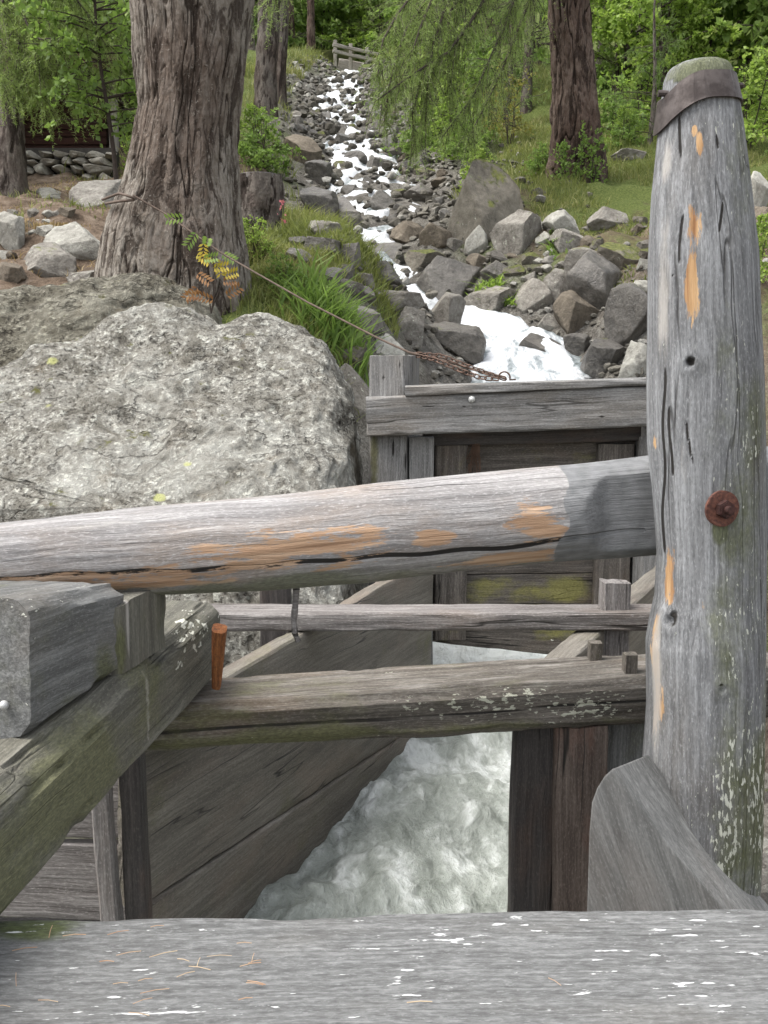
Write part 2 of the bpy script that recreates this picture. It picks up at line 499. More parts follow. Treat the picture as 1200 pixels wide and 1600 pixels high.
def water_mat(name, deep, mid, foam, th=.5, sc=(3.2, 1.5, 3), rough=.18, spec=.3):
    n = NT(name); v = n.coords(False)
    w = n.nd('TexNoise', {'Vector': v, 'Scale': 2.5, 'Detail': 3.0}).outputs[1]
    wv = n.nd('VectorMath', {0: v, 1: n.nd('VectorMath', {0: w, 'Scale': .16}, operation='SCALE').outputs[0]}, operation='ADD').outputs[0]
    a = n.noise(n.scale(wv, sc), 1.8, 9, .64, .25)
    b = n.noise(n.scale(wv, (9, 5, 9)), 3.0, 6, .65, .4)
    fz = n.math('ADD', n.math('MULTIPLY', a, .7), n.math('MULTIPLY', b, .3))
    fz = n.math('ADD', fz, n.math('MULTIPLY', n.attr('foam'), .25))
    c = n.ramp(fz, [(th - .14, deep), (th, mid), (th + .12, foam)])
    rg = n.rmap(fz, th, th + .12, rough, .6)
    h = n.math('ADD', n.math('MULTIPLY', a, .8), n.math('MULTIPLY', b, .45))
    h = n.math('ADD', h, n.math('MULTIPLY', n.noise(wv, 45, 4, .6), .12))
    return n.finish(c, rg, n.bump(h, .8, .06), spec)


W_FLUME = water_mat('churning flume water', (.19, .21, .185), (.34, .365, .335), (.66, .69, .67), .5, sc=(4.2, 1.3, 3), rough=.3, spec=.14)
W_STREAM = water_mat('white cascade water', (.07, .085, .08), (.29, .32, .33), (.64, .655, .67), .53, sc=(6, 2.2, 3), rough=.4, spec=.15)

# ------------------------------------------------------------------ terrain
SY = np.array([-50, 0, 4.4, 5.0, 6.2, 7.8, 8.27, 12, 20, 30, 33, 42, 46, 60, 120, 300.])
SZ = np.array([-1.9, -1.9, -1.6, -1.45, -.95, -.2, 0, 1.38, 4.34, 8.0, 9.0, 11.3, 11.7, 18., 55., 120.])
CY = np.array([-50, 2.2, 4.4, 5.2, 7, 8.27, 9.0, 9.5, 10.0, 10.5, 11.7, 13, 14.2, 16, 18.5, 23.2, 29, 33, 42, 300])
CX = np.array([-.6, -.0, .57, .74, 1.05, 1.25, 1.22, 1.0, .4, .03, -.26, -.08, .05, -.2, -.47, -1.1, -1.1, -1.16, -1.2, -1.2])
WY = np.array([5, 7, 8.27, 9.2, 9.8, 10.4, 10.8, 11.6, 13, 15, 17, 19, 23, 30, 34])
WW = np.array([1.0, 1.0, 1.15, 1.0, 1.0, 1.2, 1.2, .9, 1.0, 1.7, 1.7, 1.5, 1.4, 1.2, .9])


def zs(Y): return np.interp(Y, SY, SZ)
def xc(Y): return np.interp(Y, CY, CX)


def H(x, y, noise=True):
    x = np.asarray(x, float); y = np.asarray(y, float)
    s = zs(y); u = x - xc(y)
    hw = np.interp(y, WY, WW) * .5
    au = np.abs(u)
    # left bank
    lb = np.interp(y, [0, 3.5, 4.6, 6.0, 7, 10, 13, 18, 30, 45], [.1, .2, .6, 1.15, 1.15, .75, .4, .45, .5, .2])
    lrise = sstep(hw * .9, hw + 1.1, -u) * lb + np.clip(-u - hw - 1.5, 0, 60) * np.interp(y, [0, 5, 10, 20, 45], [.0, .03, .02, .05, .03])
    rb = np.interp(y, [0, 4, 5.5, 8, 10, 13.5, 20, 45], [.1, .25, .55, .6, .5, .3, .5, .3])
    rrise = sstep(hw * .9, hw + 1.3, u) * rb + np.clip(u - hw - 1.5, 0, 60) * np.interp(y, [0, 5, 10, 20, 45], [0., .05, .08, .1, .04])
    z = s + np.where(u < 0, lrise, rrise)
    z = z - .22 * (1 - sstep(hw * .6, hw * 1.15, au)) * (y > 5)
    if noise:
        p = np.stack([x, y, np.zeros_like(x)], -1)
        z = z + fbm(p * .8, 4, 3) * .22 * sstep(4.5, 7, y) + fbm(p * 3.5, 4, 9) * .11 * sstep(4.5, 6, y)
    # keep a clear trench round the flume
    fl = (1 - sstep(.75, 1.2, np.abs(x - (.05 + (y - 2.8) * .4)) - .25 * (y > 4.3))) * (1 - sstep(5.7, 6.2, y))
    z = z * (1 - fl) + np.minimum(z, -1.95) * fl
    return z


def hit(px, py, Y0=5.8):
    d = ray(px, py)
    Y = np.arange(Y0, 90, .03)
    pts = d[None] * (Y / d[1])[:, None]
    below = pts[:, 2] < H(pts[:, 0], pts[:, 1])
    k = np.argmax(below) if below.any() else len(Y) - 1
    return pts[k]


def ax(vals):
    return np.unique(np.round(np.concatenate(vals), 4))


gx = ax([np.linspace(-160, -16, 25), np.linspace(-16, -4, 61), np.linspace(-4, 4.5, 120), np.linspace(4.5, 16, 58), np.linspace(16, 160, 25)])
gy = ax([np.linspace(-60, 0, 13), np.linspace(0, 4, 30), np.linspace(4, 16, 150), np.linspace(16, 50, 130), np.linspace(50, 300, 60)])
GX, GY = np.meshgrid(gx, gy)
GZ = H(GX, GY)
hwg = np.interp(GY, WY, WW) * .5
dist = np.abs(GX - xc(GY)) - hwg
grav = 1 - sstep(.2, 1.3, dist + fbm(np.stack([GX, GY, GX * 0], -1) * 1.3, 3, 5) * .5)
grav = grav * (1 - sstep(28, 34, GY))
green = np.clip(.5 - .1 * ((GX > 1.2) & (GY < 15)) + .35 * sstep(8.5, 14, GY) - .75 * ((GX < -1.6) & (GY < 15)) * 1.0 + .4 * ((GX > -1.6) & (GX < 0.2)), 0, 1.2)
obj_np('terrain', np.stack([GX, GY, GZ], -1), [grid_faces(len(gy), len(gx))], GROUND, attrs={'gravel': grav, 'green': green})['kind'] = 'structure'

# stream: a strip following the bed in small falls
sy = np.linspace(5.72, 35, 760)
uu = np.linspace(-1, 1, 34)
S_Y, S_U = np.meshgrid(sy, uu, indexing='ij')
S_X = xc(S_Y) + S_U * np.interp(S_Y, WY, WW) * .5 * (1 + .25 * fbm(np.stack([S_Y * 1.7, S_U * .6, S_Y * 0], -1), 3, 31))
ph = S_Y * 1.0 + 1.3 * fbm(np.stack([S_X * 1.6, S_Y * .7, S_X * 0], -1), 3, 41)
stepz = (ph - np.floor(ph))
stair = (sstep(.55, 1.0, stepz) - stepz) * .30
S_Z = zs(S_Y) - .07 + stair * sstep(9, 10, S_Y) + fbm(np.stack([S_X * 5, S_Y * 3.5, S_X * 0], -1), 4, 51) * .075 - .10 * np.abs(S_U) ** 3
foam = .75 * sstep(.4, .9, stepz) + .1 + .3 * (1 - sstep(9.4, 10.2, S_Y)) - .7 * np.abs(S_U) ** 3
obj_np('stream_water', np.stack([S_X, S_Y, S_Z], -1), [grid_faces(len(sy), len(uu))], W_STREAM, attrs={'foam': foam})['kind'] = 'structure'

# ------------------------------------------------------------------ timber builder
def rrect(w, h, c, M):
    """M points round a rectangle with cut corners (counter-clockwise), unit ring as function"""
    w2, h2 = w / 2, h / 2
    pts = np.array([(w2, -h2 + c), (w2, h2 - c), (w2 - c, h2), (-w2 + c, h2), (-w2, h2 - c), (-w2, -h2 + c), (-w2 + c, -h2), (w2 - c, -h2)])
    seg = np.roll(pts, -1, 0) - pts
    L = np.linalg.norm(seg, axis=1); cum = np.concatenate([[0], np.cumsum(L)])
    out = []
    n_each = np.maximum(1, np.round(L / L.sum() * M).astype(int))
    for p, s_, n in zip(pts, seg, n_each):
        for k in range(n): out.append(p + s_ * (k / n))
    return np.array(out)


def timber(name, A, B, w, h, mat, parent=None, w2=None, h2=None, c=.012, M=44, seg=None, rough=.004, wob=.006, up=(0, 0, 1), attrfn=None, seed=None, endj=.006, post=None):
    """squared, slightly worn timber from A to B (centres of the end faces); local X is the grain"""
    Mx, L = frame(A, B, up)
    seed = seed if seed is not None else random.randrange(9999)
    seg = seg or max(10, int(L / .02)); seg = min(seg, 130)
    ring = rrect(w, h, c, M); m = len(ring)
    t = np.linspace(0, 1, seg + 1)
    sw = 1 + ((w2 or w) / w - 1) * t; sh = 1 + ((h2 or h) / h - 1) * t
    V = np.zeros((seg + 1, m, 3))
    V[..., 0] = (t * L)[:, None]
    V[..., 1] = ring[None, :, 0] * sw[:, None]
    V[..., 2] = ring[None, :, 1] * sh[:, None]
    nrm = np.stack([V[..., 0] * 0, V[..., 1], V[..., 2]], -1)
    nrm /= np.linalg.norm(nrm, axis=-1, keepdims=True) + 1e-9
    d = fbm(V * np.array([1.5, 9, 9]), 3, seed) * wob + fbm(V * np.array([6, 60, 60]), 3, seed + 5) * rough
    # worn, chipped edges
    edge = (np.abs(V[..., 1]) > (w / 2 - c * 1.6) * sw[:, None]) & (np.abs(V[..., 2]) > (h / 2 - c * 1.6) * sh[:, None])
    chip = np.clip(fbm(V * np.array([9, 9, 9]), 3, seed + 9), 0, 1) * edge * c * 1.1
    V = V + nrm * (d - chip)[..., None]
    V[0, :, 0] += fbm(V[0] * 20, 2, seed) * endj; V[-1, :, 0] += fbm(V[-1] * 20, 2, seed) * endj
    Vv = V.reshape(-1, 3)
    c0 = V[0].mean(0); c1 = V[-1].mean(0)
    Vv = np.concatenate([Vv, [c0, c1]])
    if post is not None: Vv = post(Vv, Mx)
    n = len(Vv)
    j = np.arange(m); j2 = (j + 1) % m
    T0 = np.stack([np.full(m, n - 2), j2, j], -1)
    T1 = np.stack([np.full(m, n - 1), seg * m + j, seg * m + j2], -1)
    attrs = attrfn(Vv, Mx) if attrfn else None
    o = obj_np(name, Vv, [grid_faces(seg + 1, m, True), T0, T1], mat, parent, Mx, True, attrs)
    o.data.set_sharp_from_angle(angle=R(38))
    return o


def wpts(V, Mx):
    A = np.array(Mx)
    return V @ A[:3, :3].T + A[:3, 3]


def proj(W):
    dp = W[:, 1] * CP - W[:, 2] * SP
    return 600 + F * W[:, 0] / dp, 800 - F * (W[:, 2] * CP + W[:, 1] * SP) / dp


def snap(W, qx, qy, c):
    """the surface point that lies at c as seen in the photo"""
    cx, cy = proj(np.asarray(c, float)[None])
    dd = (qx - cx[0]) ** 2 + (qy - cy[0]) ** 2
    k = np.argsort(dd)[:10]
    near = k[dd[k] < 260]
    if not len(near): return np.asarray(c)
    return W[near[np.argmin(W[near, 1])]]


def spots(V, Mx, lst, axis=(1, 0, 0)):
    """soft blobs on a surface: lst of (centre xyz, half length along grain, half width across, strength)"""
    W = wpts(V, Mx); g = np.array(Mx)[:3, :3] @ np.array(axis)
    out = np.zeros(len(W))
    qx, qy = proj(W)
    for (c, a, b, s) in lst:
        d = W - snap(W, qx, qy, c)
        al = d @ g
        ac = np.linalg.norm(d - al[:, None] * g, axis=1)
        out = np.maximum(out, s * np.clip(1.25 - np.sqrt((al / a) ** 2 + (ac / b) ** 2), 0, 1))
    return out


def log(name, C, rad, mat, parent=None, M=72, attrfn=None, seed=1, knots=(), shape=None, wob=.010, ell=1.0, endcap=True):
    """round log through world centres C with radii rad (dense lists)"""
    C = np.asarray(C, float); rad = np.asarray(rad, float)
    up = (0, 0, 1) if abs(C[-1][2] - C[0][2]) < .7 * np.linalg.norm(C[-1] - C[0]) else (0, -1, 0)
    Mx, L = frame(C[0], C[-1], up)
    Ai = np.linalg.inv(np.array(Mx))
    Cl = C @ Ai[:3, :3].T + Ai[:3, 3]
    a = np.linspace(0, 2 * np.pi, M, endpoint=False)
    V = np.zeros((len(C), M, 3))
    V[..., 0] = Cl[:, None, 0]
    dirs = np.stack([np.zeros(M), np.cos(a), np.sin(a)], -1)
    Pn = np.stack([np.broadcast_to(Cl[:, None, 0], V.shape[:2]) * 2.0, np.broadcast_to(np.cos(a) * 1.1, V.shape[:2]), np.broadcast_to(np.sin(a) * 1.1, V.shape[:2])], -1)
    d = fbm(Pn, 4, seed) * wob + fbm(Pn * np.array([2, 9, 9]), 3, seed + 3) * wob * .35
    r = rad[:, None] + d
    V[..., 1] = Cl[:, None, 1] + r * np.cos(a) * ell
    V[..., 2] = Cl[:, None, 2] + r * np.sin(a)
    if shape is not None: V = shape(V, Mx)
    Vv = V.reshape(-1, 3)
    for (kc, kr, kh) in knots:
        kl = np.asarray(kc) @ Ai[:3, :3].T + Ai[:3, 3]
        dd = np.linalg.norm(Vv - kl, axis=1)
        axisC = np.stack([Vv[:, 0], np.interp(Vv[:, 0], Cl[:, 0], Cl[:, 1]), np.interp(Vv[:, 0], Cl[:, 0], Cl[:, 2])], -1)
        nr = Vv - axisC; nr /= np.linalg.norm(nr, axis=1)[:, None] + 1e-9
        bump_ = kh * np.exp(-(dd / kr / 1.6) ** 2) - kh * 1.7 * np.exp(-(dd / kr / .6) ** 4)
        Vv = Vv + nr * bump_[:, None]
    n = len(C); m = M
    Vv = np.concatenate([Vv, [Vv[:m].mean(0), Vv[-m:].mean(0)]])
    nn = len(Vv); j = np.arange(m); j2 = (j + 1) % m
    T0 = np.stack([np.full(m, nn - 2), j2, j], -1); T1 = np.stack([np.full(m, nn - 1), (n - 1) * m + j, (n - 1) * m + j2], -1)
    attrs = attrfn(Vv, Mx) if attrfn else None
    return obj_np(name, Vv, [grid_faces(n, m, True), T0, T1], mat, parent, Mx, True, attrs)


def prism(name, poly, back, mat, parent=None, bevel=.01, grain=(1, 0, 0), cuts=0):
    """extrude a 3D polygon by the vector back; local X = grain direction"""
    poly = [Vector([float(c) for c in p]) for p in poly]; back = Vector([float(c) for c in back])
    o = poly[0]
    M, _ = frame(o, o + Vector(grain), (0, 0, 1) if abs(grain[2]) < .9 else (0, -1, 0))
    Mi = M.inverted()
    bm = bmesh.new()
    f = [bm.verts.new(Mi @ p) for p in poly]; b = [bm.verts.new(Mi @ (p + back)) for p in poly]
    bm.faces.new(f); bm.faces.new(b[::-1])
    for i in range(len(f)):
        k = (i + 1) % len(f)
        bm.faces.new((f[i], b[i], b[k], f[k]))
    bmesh.ops.recalc_face_normals(bm, faces=bm.faces)
    if bevel:
        bmesh.ops.bevel(bm, geom=bm.edges[:], offset=bevel, segments=2, affect='EDGES', profile=.6)
    return obj_bm(name, bm, mat, parent, M)


# ------------------------------------------------------------------ foreground plank
ZP = -.80
fl_, fr_ = PZ(-40, 1433, ZP), PZ(1240, 1413, ZP)
dirp = (fr_ - fl_) / np.linalg.norm(fr_ - fl_)
perp = np.array([dirp[1], -dirp[0], 0.])
PW = .56
A = fl_ - dirp * .35 + perp * PW / 2 - np.array([0, 0, .045])
B = fr_ + dirp * .35 + perp * PW / 2 - np.array([0, 0, .045])


def plank_attr(V, Mx):
    return {'moss': spots(V, Mx, [(PZ(60, 1445, ZP), .12, .06, .9), (PZ(20, 1500, ZP), .06, .06, .5)]),
            'lich': spots(V, Mx, [(PZ(1000, 1530, ZP), .3, .2, .35), (PZ(800, 1580, ZP), .4, .12, .35), (PZ(150, 1580, ZP), .2, .1, .4), (PZ(720, 1465, ZP), .2, .05, .4)])}


prop(timber('foreground_plank', A, B, PW, .09, W_PLANK, c=.01, M=150, attrfn=plank_attr, wob=.003, rough=.003, seg=130),
     'wide grey plank speckled with white lichen along the bottom of the view', 'plank')

# fallen needles on the plank: nobody would count them
bag = Bag()
for k in range(30):
    px, py = (random.uniform(0, 420), random.uniform(1440, 1600)) if k < 28 else (random.uniform(300, 1190), random.uniform(1430, 1600))
    c = PZ(px, py, ZP + .006); a = random.uniform(-.5, .5) if random.random() < .6 else random.uniform(0, 3.1)
    l = random.uniform(.008, .02)
    d = np.array([math.cos(a), math.sin(a), 0]) * l
    V, Q = tube([c - d, c + np.array([0, 0, .002]), c + d * .9 + np.array([0, .002, 0])], random.uniform(.0004, .0007), 4)
    bag.add(V, Q)
prop(obj_np('fallen_needles', bag.verts(), bag.faces(), simple('fallen larch needle', (.42, .33, .22), .7, col2=(.30, .17, .10), scale=8)),
     'scattered dry larch needles lying on the foreground plank', 'needles', kind='stuff')

# ------------------------------------------------------------------ left sill beam and blocks
ZB, ZT = ZP + .003, -.60
s0 = PZ(8, 1452, ZP); s1 = PZ(345, 1060, ZP)
sd = (s1 - s0) / np.linalg.norm(s1 - s0)
sl = np.array([-sd[1], sd[0], 0])
SW = .22
sa = s0 - sd * .75 + sl * SW / 2; sb = s1 + sl * SW / 2
sa[2] = sb[2] = (ZB + ZT) / 2


def sill_attr(V, Mx):
    return {'moss': spots(V, Mx, [(PZ(130, 1210, -.62), .25, .10, .8), (PZ(230, 1100, -.63), .2, .1, .4), (PZ(60, 1300, -.72), .3, .12, .35)]),
            'pale': spots(V, Mx, [(P(232, 1085, 1.98), .018, .06, 1.), (P(236, 1120, 1.98), .012, .07, .9)]),
            'lich': spots(V, Mx, [(PZ(310, 985, -.6), .2, .12, .9)])}


prop(timber('sill_beam', sa, sb, SW, ZT - ZB, W_SILL, c=.028, M=90, attrfn=sill_attr, seed=3),
     'heavy mossy green-grey beam running diagonally away on the left, under the stacked block', 'beam')

b0 = PZ(52, 1155, ZT); b1 = PZ(196, 1048, ZT)
bd = (b1 - b0) / np.linalg.norm(b1 - b0); bl = np.array([-bd[1], bd[0], 0])
BW = .26; BH = .222
ba = b0 + bl * BW / 2 + np.array([0, 0, BH / 2 + .003]); BH2 = .168
bb = b1 + bl * BW / 2 + np.array([0, 0, BH2 / 2 + .003])


def block_attr(V, Mx):
    return {'moss': spots(V, Mx, [(P(170, 1035, 1.8), .05, .07, .6), (P(120, 1110, 1.65), .1, .04, .5)]),
            'lich': spots(V, Mx, [(P(60, 930, 1.65), .35, .10, .7)])}


blk = empty('stacked_block', ba, 'squared grey timber block with lichen on top, stacked on the mossy sill beam', 'beam')
timber('block', ba, bb, BW, BH, W_BLOCK, blk, h2=BH2, c=.016, M=80, attrfn=block_attr, seed=11)
bm = bmesh.new(); bmesh.ops.create_uvsphere(bm, u_segments=12, v_segments=8, radius=.0075)
obj_bm('nail', bm, NAILM, blk, Matrix.Translation(Vector(P(7, 1101, 1.51) + np.array([0, -.002, 0]))), True)

# upright block carrying the log
W_SUPPORT = wood('mossy block wood', (.24, .23, .195), (.155, .15, .125), (.07, .068, .058), lichen=.15, moss=.65, moss_col=(.125, .13, .06), warm=(.16, .13, .10), bump=.5, crack=.5)
q0 = PZ(187, 1060, ZT); q1 = PZ(266, 1006, ZT)
qc = (q0 + q1) / 2
qd = (q1 - q0) / np.linalg.norm(q1 - q0); ql = np.array([-qd[1], qd[0], 0])
qw = np.linalg.norm(q1 - q0)
qt = P(222, 937, qc[1])[2]
prop(timber('support_block', np.array([*(qc + ql * .07)[:2], ZT + .003]), np.array([*(qc + ql * .07)[:2], qt + .012]), qw, .14, W_SUPPORT, c=.012, up=(ql[0], ql[1], 0), seed=21,
            attrfn=lambda V, Mx: {'moss': spots(V, Mx, [(P(195, 1020, 1.9), .08, .02, .8)]), 'pale': spots(V, Mx, [(P(206, 970, 1.9), .12, .016, .9)])}),
     'short upright timber block standing on the sill beam under the slanting log', 'block')

# ------------------------------------------------------------------ the slanting hand log
tx = np.array([-260, 0, 200, 400, 600, 800, 1035, 1240.]); ty = np.array([842, 818, 796, 776, 752, 733, 711, 697.])
bx = np.array([-260, 0, 165, 265, 400, 560, 700, 880, 1035, 1240.]); by = np.array([935, 930, 933, 929, 922, 910, 894, 877, 866, 858.])
C, RD = [], []
for px in np.linspace(-260, 1236, 210):
    Y = np.interp(px, [-260, 0, 1035, 1240], [1.91, 1.945, 2.31, 2.36])
    a, b = np.interp(px, tx, ty), np.interp(px, bx, by)
    C.append(P(px, (a + b) / 2, Y)); RD.append((b - a) / 2 * mpp((a + b) / 2, Y))
C = np.array(C); RD = np.array(RD)


def log_shape(V, Mx):
    A = np.array(Mx); W = V @ A[:3, :3].T + A[:3, 3]
    cx = W.mean(1)
    px = 600 + F * (C[:, 0] / (C[:, 1] * CP - C[:, 2] * SP))
    k = sstep(875, 930, px)[:, None]
    lim = C[:, 1][:, None] - RD[:, None] * (1 - .38 * k)
    W[..., 1] = np.maximum(W[..., 1], lim + .0022 * fbm(np.stack([W[..., 0] * 28, W[..., 2] * 5, W[..., 0] * 0], -1), 2, 5))
    Ai = np.linalg.inv(A)
    return W @ Ai[:3, :3].T + Ai[:3, 3]


def log_front(px, py):
    Y = np.interp(px, [-260, 0, 1035, 1240], [1.91, 1.945, 2.31, 2.36]) - .085
    return P(px, py, Y)


def handlog_attr(V, Mx):
    W = wpts(V, Mx)
    zc = W[:, 2] * CP + W[:, 1] * SP; dp = W[:, 1] * CP - W[:, 2] * SP
    px = 600 + F * W[:, 0] / dp
    py = 800 - F * zc / dp
    cl = np.interp(px, [0, 120, 330, 560, 700, 830, 900, 1040], [905, 897, 890, 872, 862, 852, 838, 826])
    crack = np.clip(1.25 - np.abs(py - cl - 1.5 * np.sin(px * .05)) / 5.5, 0, 1) * (W[:, 1] < C[:, 1].mean() + .1)
    fr = (W[:, 1] - np.interp(W[:, 0], C[:, 0], C[:, 1])) < 0.02
    tan = spots(V, Mx, [(log_front(420, 868), .17, .05, .95), (log_front(520, 856), .13, .05, .9), (log_front(680, 838), .05, .022, 1.1), (log_front(580, 846), .08, .03, .8), (log_front(370, 885), .1, .03, .8),
                        (log_front(855, 828), .07, .028, 1.1), (log_front(825, 805), .06, .045, .8), (log_front(800, 876), .2, .03, 1.), (log_front(900, 860), .14, .025, 1.), (log_front(1196, 760), .03, .06, 1.2),
                        (log_front(230, 912), .2, .035, .9), (log_front(90, 914), .14, .025, .8), (log_front(1032, 790), .006, .05, 1.0)])
    moss = spots(V, Mx, [(log_front(680, 882), .3, .016, .55), (log_front(1000, 862), .12, .012, .8), (log_front(450, 912), .25, .02, .35)])
    moss = np.maximum(moss, .62 * sstep(cl + 6, cl + 26, py) * fr)
    cut = sstep(882, 892, px + 6 * np.sin(py * .09) + (790 - py) ** 2 * .003) * fr
    pale = spots(V, Mx, [(log_front(600, 765), .5, .02, .5), (log_front(200, 815), .4, .02, .5)])
    dark = spots(V, Mx, [(log_front(310, 908), .09, .012, 1.), (log_front(480, 896), .12, .01, .8)])
    return {'crack': np.maximum(crack * fr, dark * .6), 'tan': tan * (1 - cut * .9), 'moss': moss, 'cut': cut, 'pale': pale}


# tool-cut grey flat on the log end gets its own tone through the 'cut' attribute
def add_cut(mat):
    t = mat.node_tree; pb = [n for n in t.nodes if n.type == 'BSDF_PRINCIPLED'][0]
    src = pb.inputs['Base Color'].links[0].from_socket
    at = t.nodes.new('ShaderNodeAttribute'); at.attribute_name = 'cut'
    ml = t.nodes.new('ShaderNodeMath'); ml.operation = 'MULTIPLY'; ml.inputs[1].default_value = .88
    mr = t.nodes.new('ShaderNodeMapRange'); mr.inputs[1].default_value = .4; mr.inputs[2].default_value = .6
    t.links.new(at.outputs['Fac'], mr.inputs[0]); t.links.new(mr.outputs[0], ml.inputs[0])
    tc = t.nodes.new('ShaderNodeTexCoord'); no = t.nodes.new('ShaderNodeTexNoise'); no.inputs['Scale'].default_value = 30
    no.inputs['Detail'].default_value = 6
    t.links.new(tc.outputs['Object'], no.inputs['Vector'])
    cr = t.nodes.new('ShaderNodeValToRGB'); cr.color_ramp.elements[0].position = .3; cr.color_ramp.elements[0].color = (.12, .125, .128, 1)
    cr.color_ramp.elements[1].position = .7; cr.color_ramp.elements[1].color = (.21, .215, .22, 1)
    t.links.new(no.outputs[0], cr.inputs[0])
    mx = t.nodes.new('ShaderNodeMix'); mx.data_type = 'RGBA'
    t.links.new(ml.outputs[0], mx.inputs[0]); t.links.new(src, mx.inputs[6]); t.links.new(cr.outputs[0], mx.inputs[7])
    t.links.new(mx.outputs[2], pb.inputs['Base Color'])


add_cut(W_LOG)
prop(log('slanting_log', C, RD, W_LOG, attrfn=handlog_attr, seed=4, shape=log_shape, wob=.005, M=150),
     'thick bleached round log slanting across the whole view, bolted to the tall post', 'log')

# ------------------------------------------------------------------ tall log post
YP = 2.13
py_ = np.array([98, 102, 110, 125, 160, 200, 300, 400, 600, 690, 780, 860, 930, 965, 1000, 1100, 1200, 1300, 1440, 1560.])
lx_ = np.array([1062, 1052, 1044, 1038, 1034, 1029, 1020, 1014, 1012, 1013, 1021, 1027, 1024, 1016, 1010, 1012, 1006, 1012, 1022, 1026.])
rx_ = np.array([1125, 1135, 1141, 1146, 1153, 1159, 1171, 1181, 1190, 1192, 1192, 1193, 1193, 1193, 1193, 1193, 1191, 1189, 1182, 1180.])
C2, R2 = [], []
for py in np.linspace(98, 1560, 260):
    l, r = np.interp(py, py_, lx_), np.interp(py, py_, rx_)
    C2.append(P((l + r) / 2, py, YP)); R2.append((r - l) / 2 * mpp(py, YP) * .985)
C2 = np.array(C2); R2 = np.array(R2)


def post_front(px, py, off=0.0):
    r = np.interp(py, np.linspace(98, 1560, 260), R2); c = np.array([np.interp(py, np.linspace(98, 1560, 260), C2[:, k]) for k in range(3)])
    x = P(px, py, YP - r * .8)[0] - c[0]
    x = np.clip(x, -r * .98, r * .98)
    return P(px, py, c[1] - math.sqrt(max(r * r - x * x, 0)) - off)


def post_attr(V, Mx):
    f = post_front
    W = wpts(V, Mx); dp = W[:, 1] * CP - W[:, 2] * SP; px = 600 + F * W[:, 0] / dp; py = 800 - F * (W[:, 2] * CP + W[:, 1] * SP) / dp
    fr = W[:, 1] < YP
    tan = spots(V, Mx, [(f(1077, 448), .075, .019, 1.15), (f(1083, 350), .05, .015, 1.1), (f(1090, 228), .03, .009, .8), (f(1082, 205), .012, .006, .7), (f(1043, 900), .07, .02, 1.1),
                        (f(1022, 1080), .16, .014, .75), (f(1020, 1000), .1, .014, .75), (f(1030, 1110), .06, .014, .7), (f(1094, 950), .025, .007, .6), (f(1022, 690), .02, .012, .8)])
    cr = 0
    for (x0, y0, x1, y1) in [(1057, 165, 1068, 262), (1067, 320, 1062, 430), (1116, 195, 1128, 250), (1072, 640, 1082, 740), (1046, 620, 1050, 760), (1128, 300, 1124, 380), (1038, 560, 1037, 880)]:
        xx = np.interp(py, [y0, y1], [x0, x1]) + 2.0 * np.sin(py * .045)
        cr = np.maximum(cr, np.clip(1.15 - np.abs(px - xx) / 4.2, 0, 1) * sstep(y0, y0 + 25, py) * sstep(y1, y1 - 25, py) * fr)
    kn = spots(V, Mx, [(f(1078, 567), .021, .019, 1.), (f(1050, 970), .032, .018, 1.), (f(1128, 1076), .009, .009, .9), (f(1047, 432), .006, .005, 1.)])
    moss = sstep(880, 1300, py) * .28 + .3 * sstep(1095, 1170, px) + .5 * (py < 128) + spots(V, Mx, [(f(1118, 830), .03, .016, .9), (f(1090, 112), .04, .08, .6), (f(1130, 1000), .2, .05, .3)])
    li = sstep(1075, 1140, px) * .55 + sstep(750, 1200, py) * .35
    pale = spots(V, Mx, [(f(1022, 1050), .3, .025, 1.0), (f(1032, 450), .25, .025, .8), (f(1040, 250), .08, .025, .8), (f(1065, 720), .15, .015, .5)])
    return {'tan': tan, 'crack': np.maximum(cr, kn * .95), 'moss': moss, 'lich': li, 'pale': pale}


post = empty('log_post', C2[-1], 'tall weathered log post with an iron band round its top, at the right edge', 'post')
log('log', C2[::-1], R2[::-1], W_POST, post, attrfn=post_attr, seed=8, wob=.004, M=150,
    knots=[(post_front(1078, 567), .016, .008), (post_front(1050, 970), .02, .010), (post_front(1128, 1076), .012, .005)])
# iron band, sagging to the left
th = np.linspace(0, 2 * np.pi, 72, endpoint=False)
inner = []
for k, (hh, off) in enumerate([(.026, .003), (.026, .0075), (-.026, .0075), (-.026, .003)]):
    ring = []
    for a in th:
        side = math.cos(a)      # -1 = left in the picture
        pyc = 146 - 3 * side + 40 * max(0, -side) ** 2.2 * .9
        zc = P(1095, pyc, YP)[2] + hh * (1 + .25 * max(0, -side))
        i = np.argmin(np.abs(C2[:, 2] - zc)); r = max(R2[i], R2[40] * .0) + off + .0015 * math.sin(5 * a)
        ring.append([C2[i][0] + r * math.cos(a), C2[i][1] + r * math.sin(a), zc])
    inner.append(ring)
V = np.array(inner)
V = np.concatenate([V, V[:1]])
band = obj_np('iron_band', V.reshape(-1, 3), [grid_faces(5, 72, True)], IRON, post, smooth=False)
for (px, py) in ((1036, 146), (1153, 134)):
    bm = bmesh.new(); bmesh.ops.create_cone(bm, cap_ends=True, segments=8, radius1=.007, radius2=.006, depth=.02)
    bmesh.ops.rotate(bm, verts=bm.verts, matrix=Matrix.Rotation(R(90), 3, 'Y'))
    obj_bm('rivet', bm, IRON, band, Matrix.Translation(Vector(P(px, py, YP - .02))))
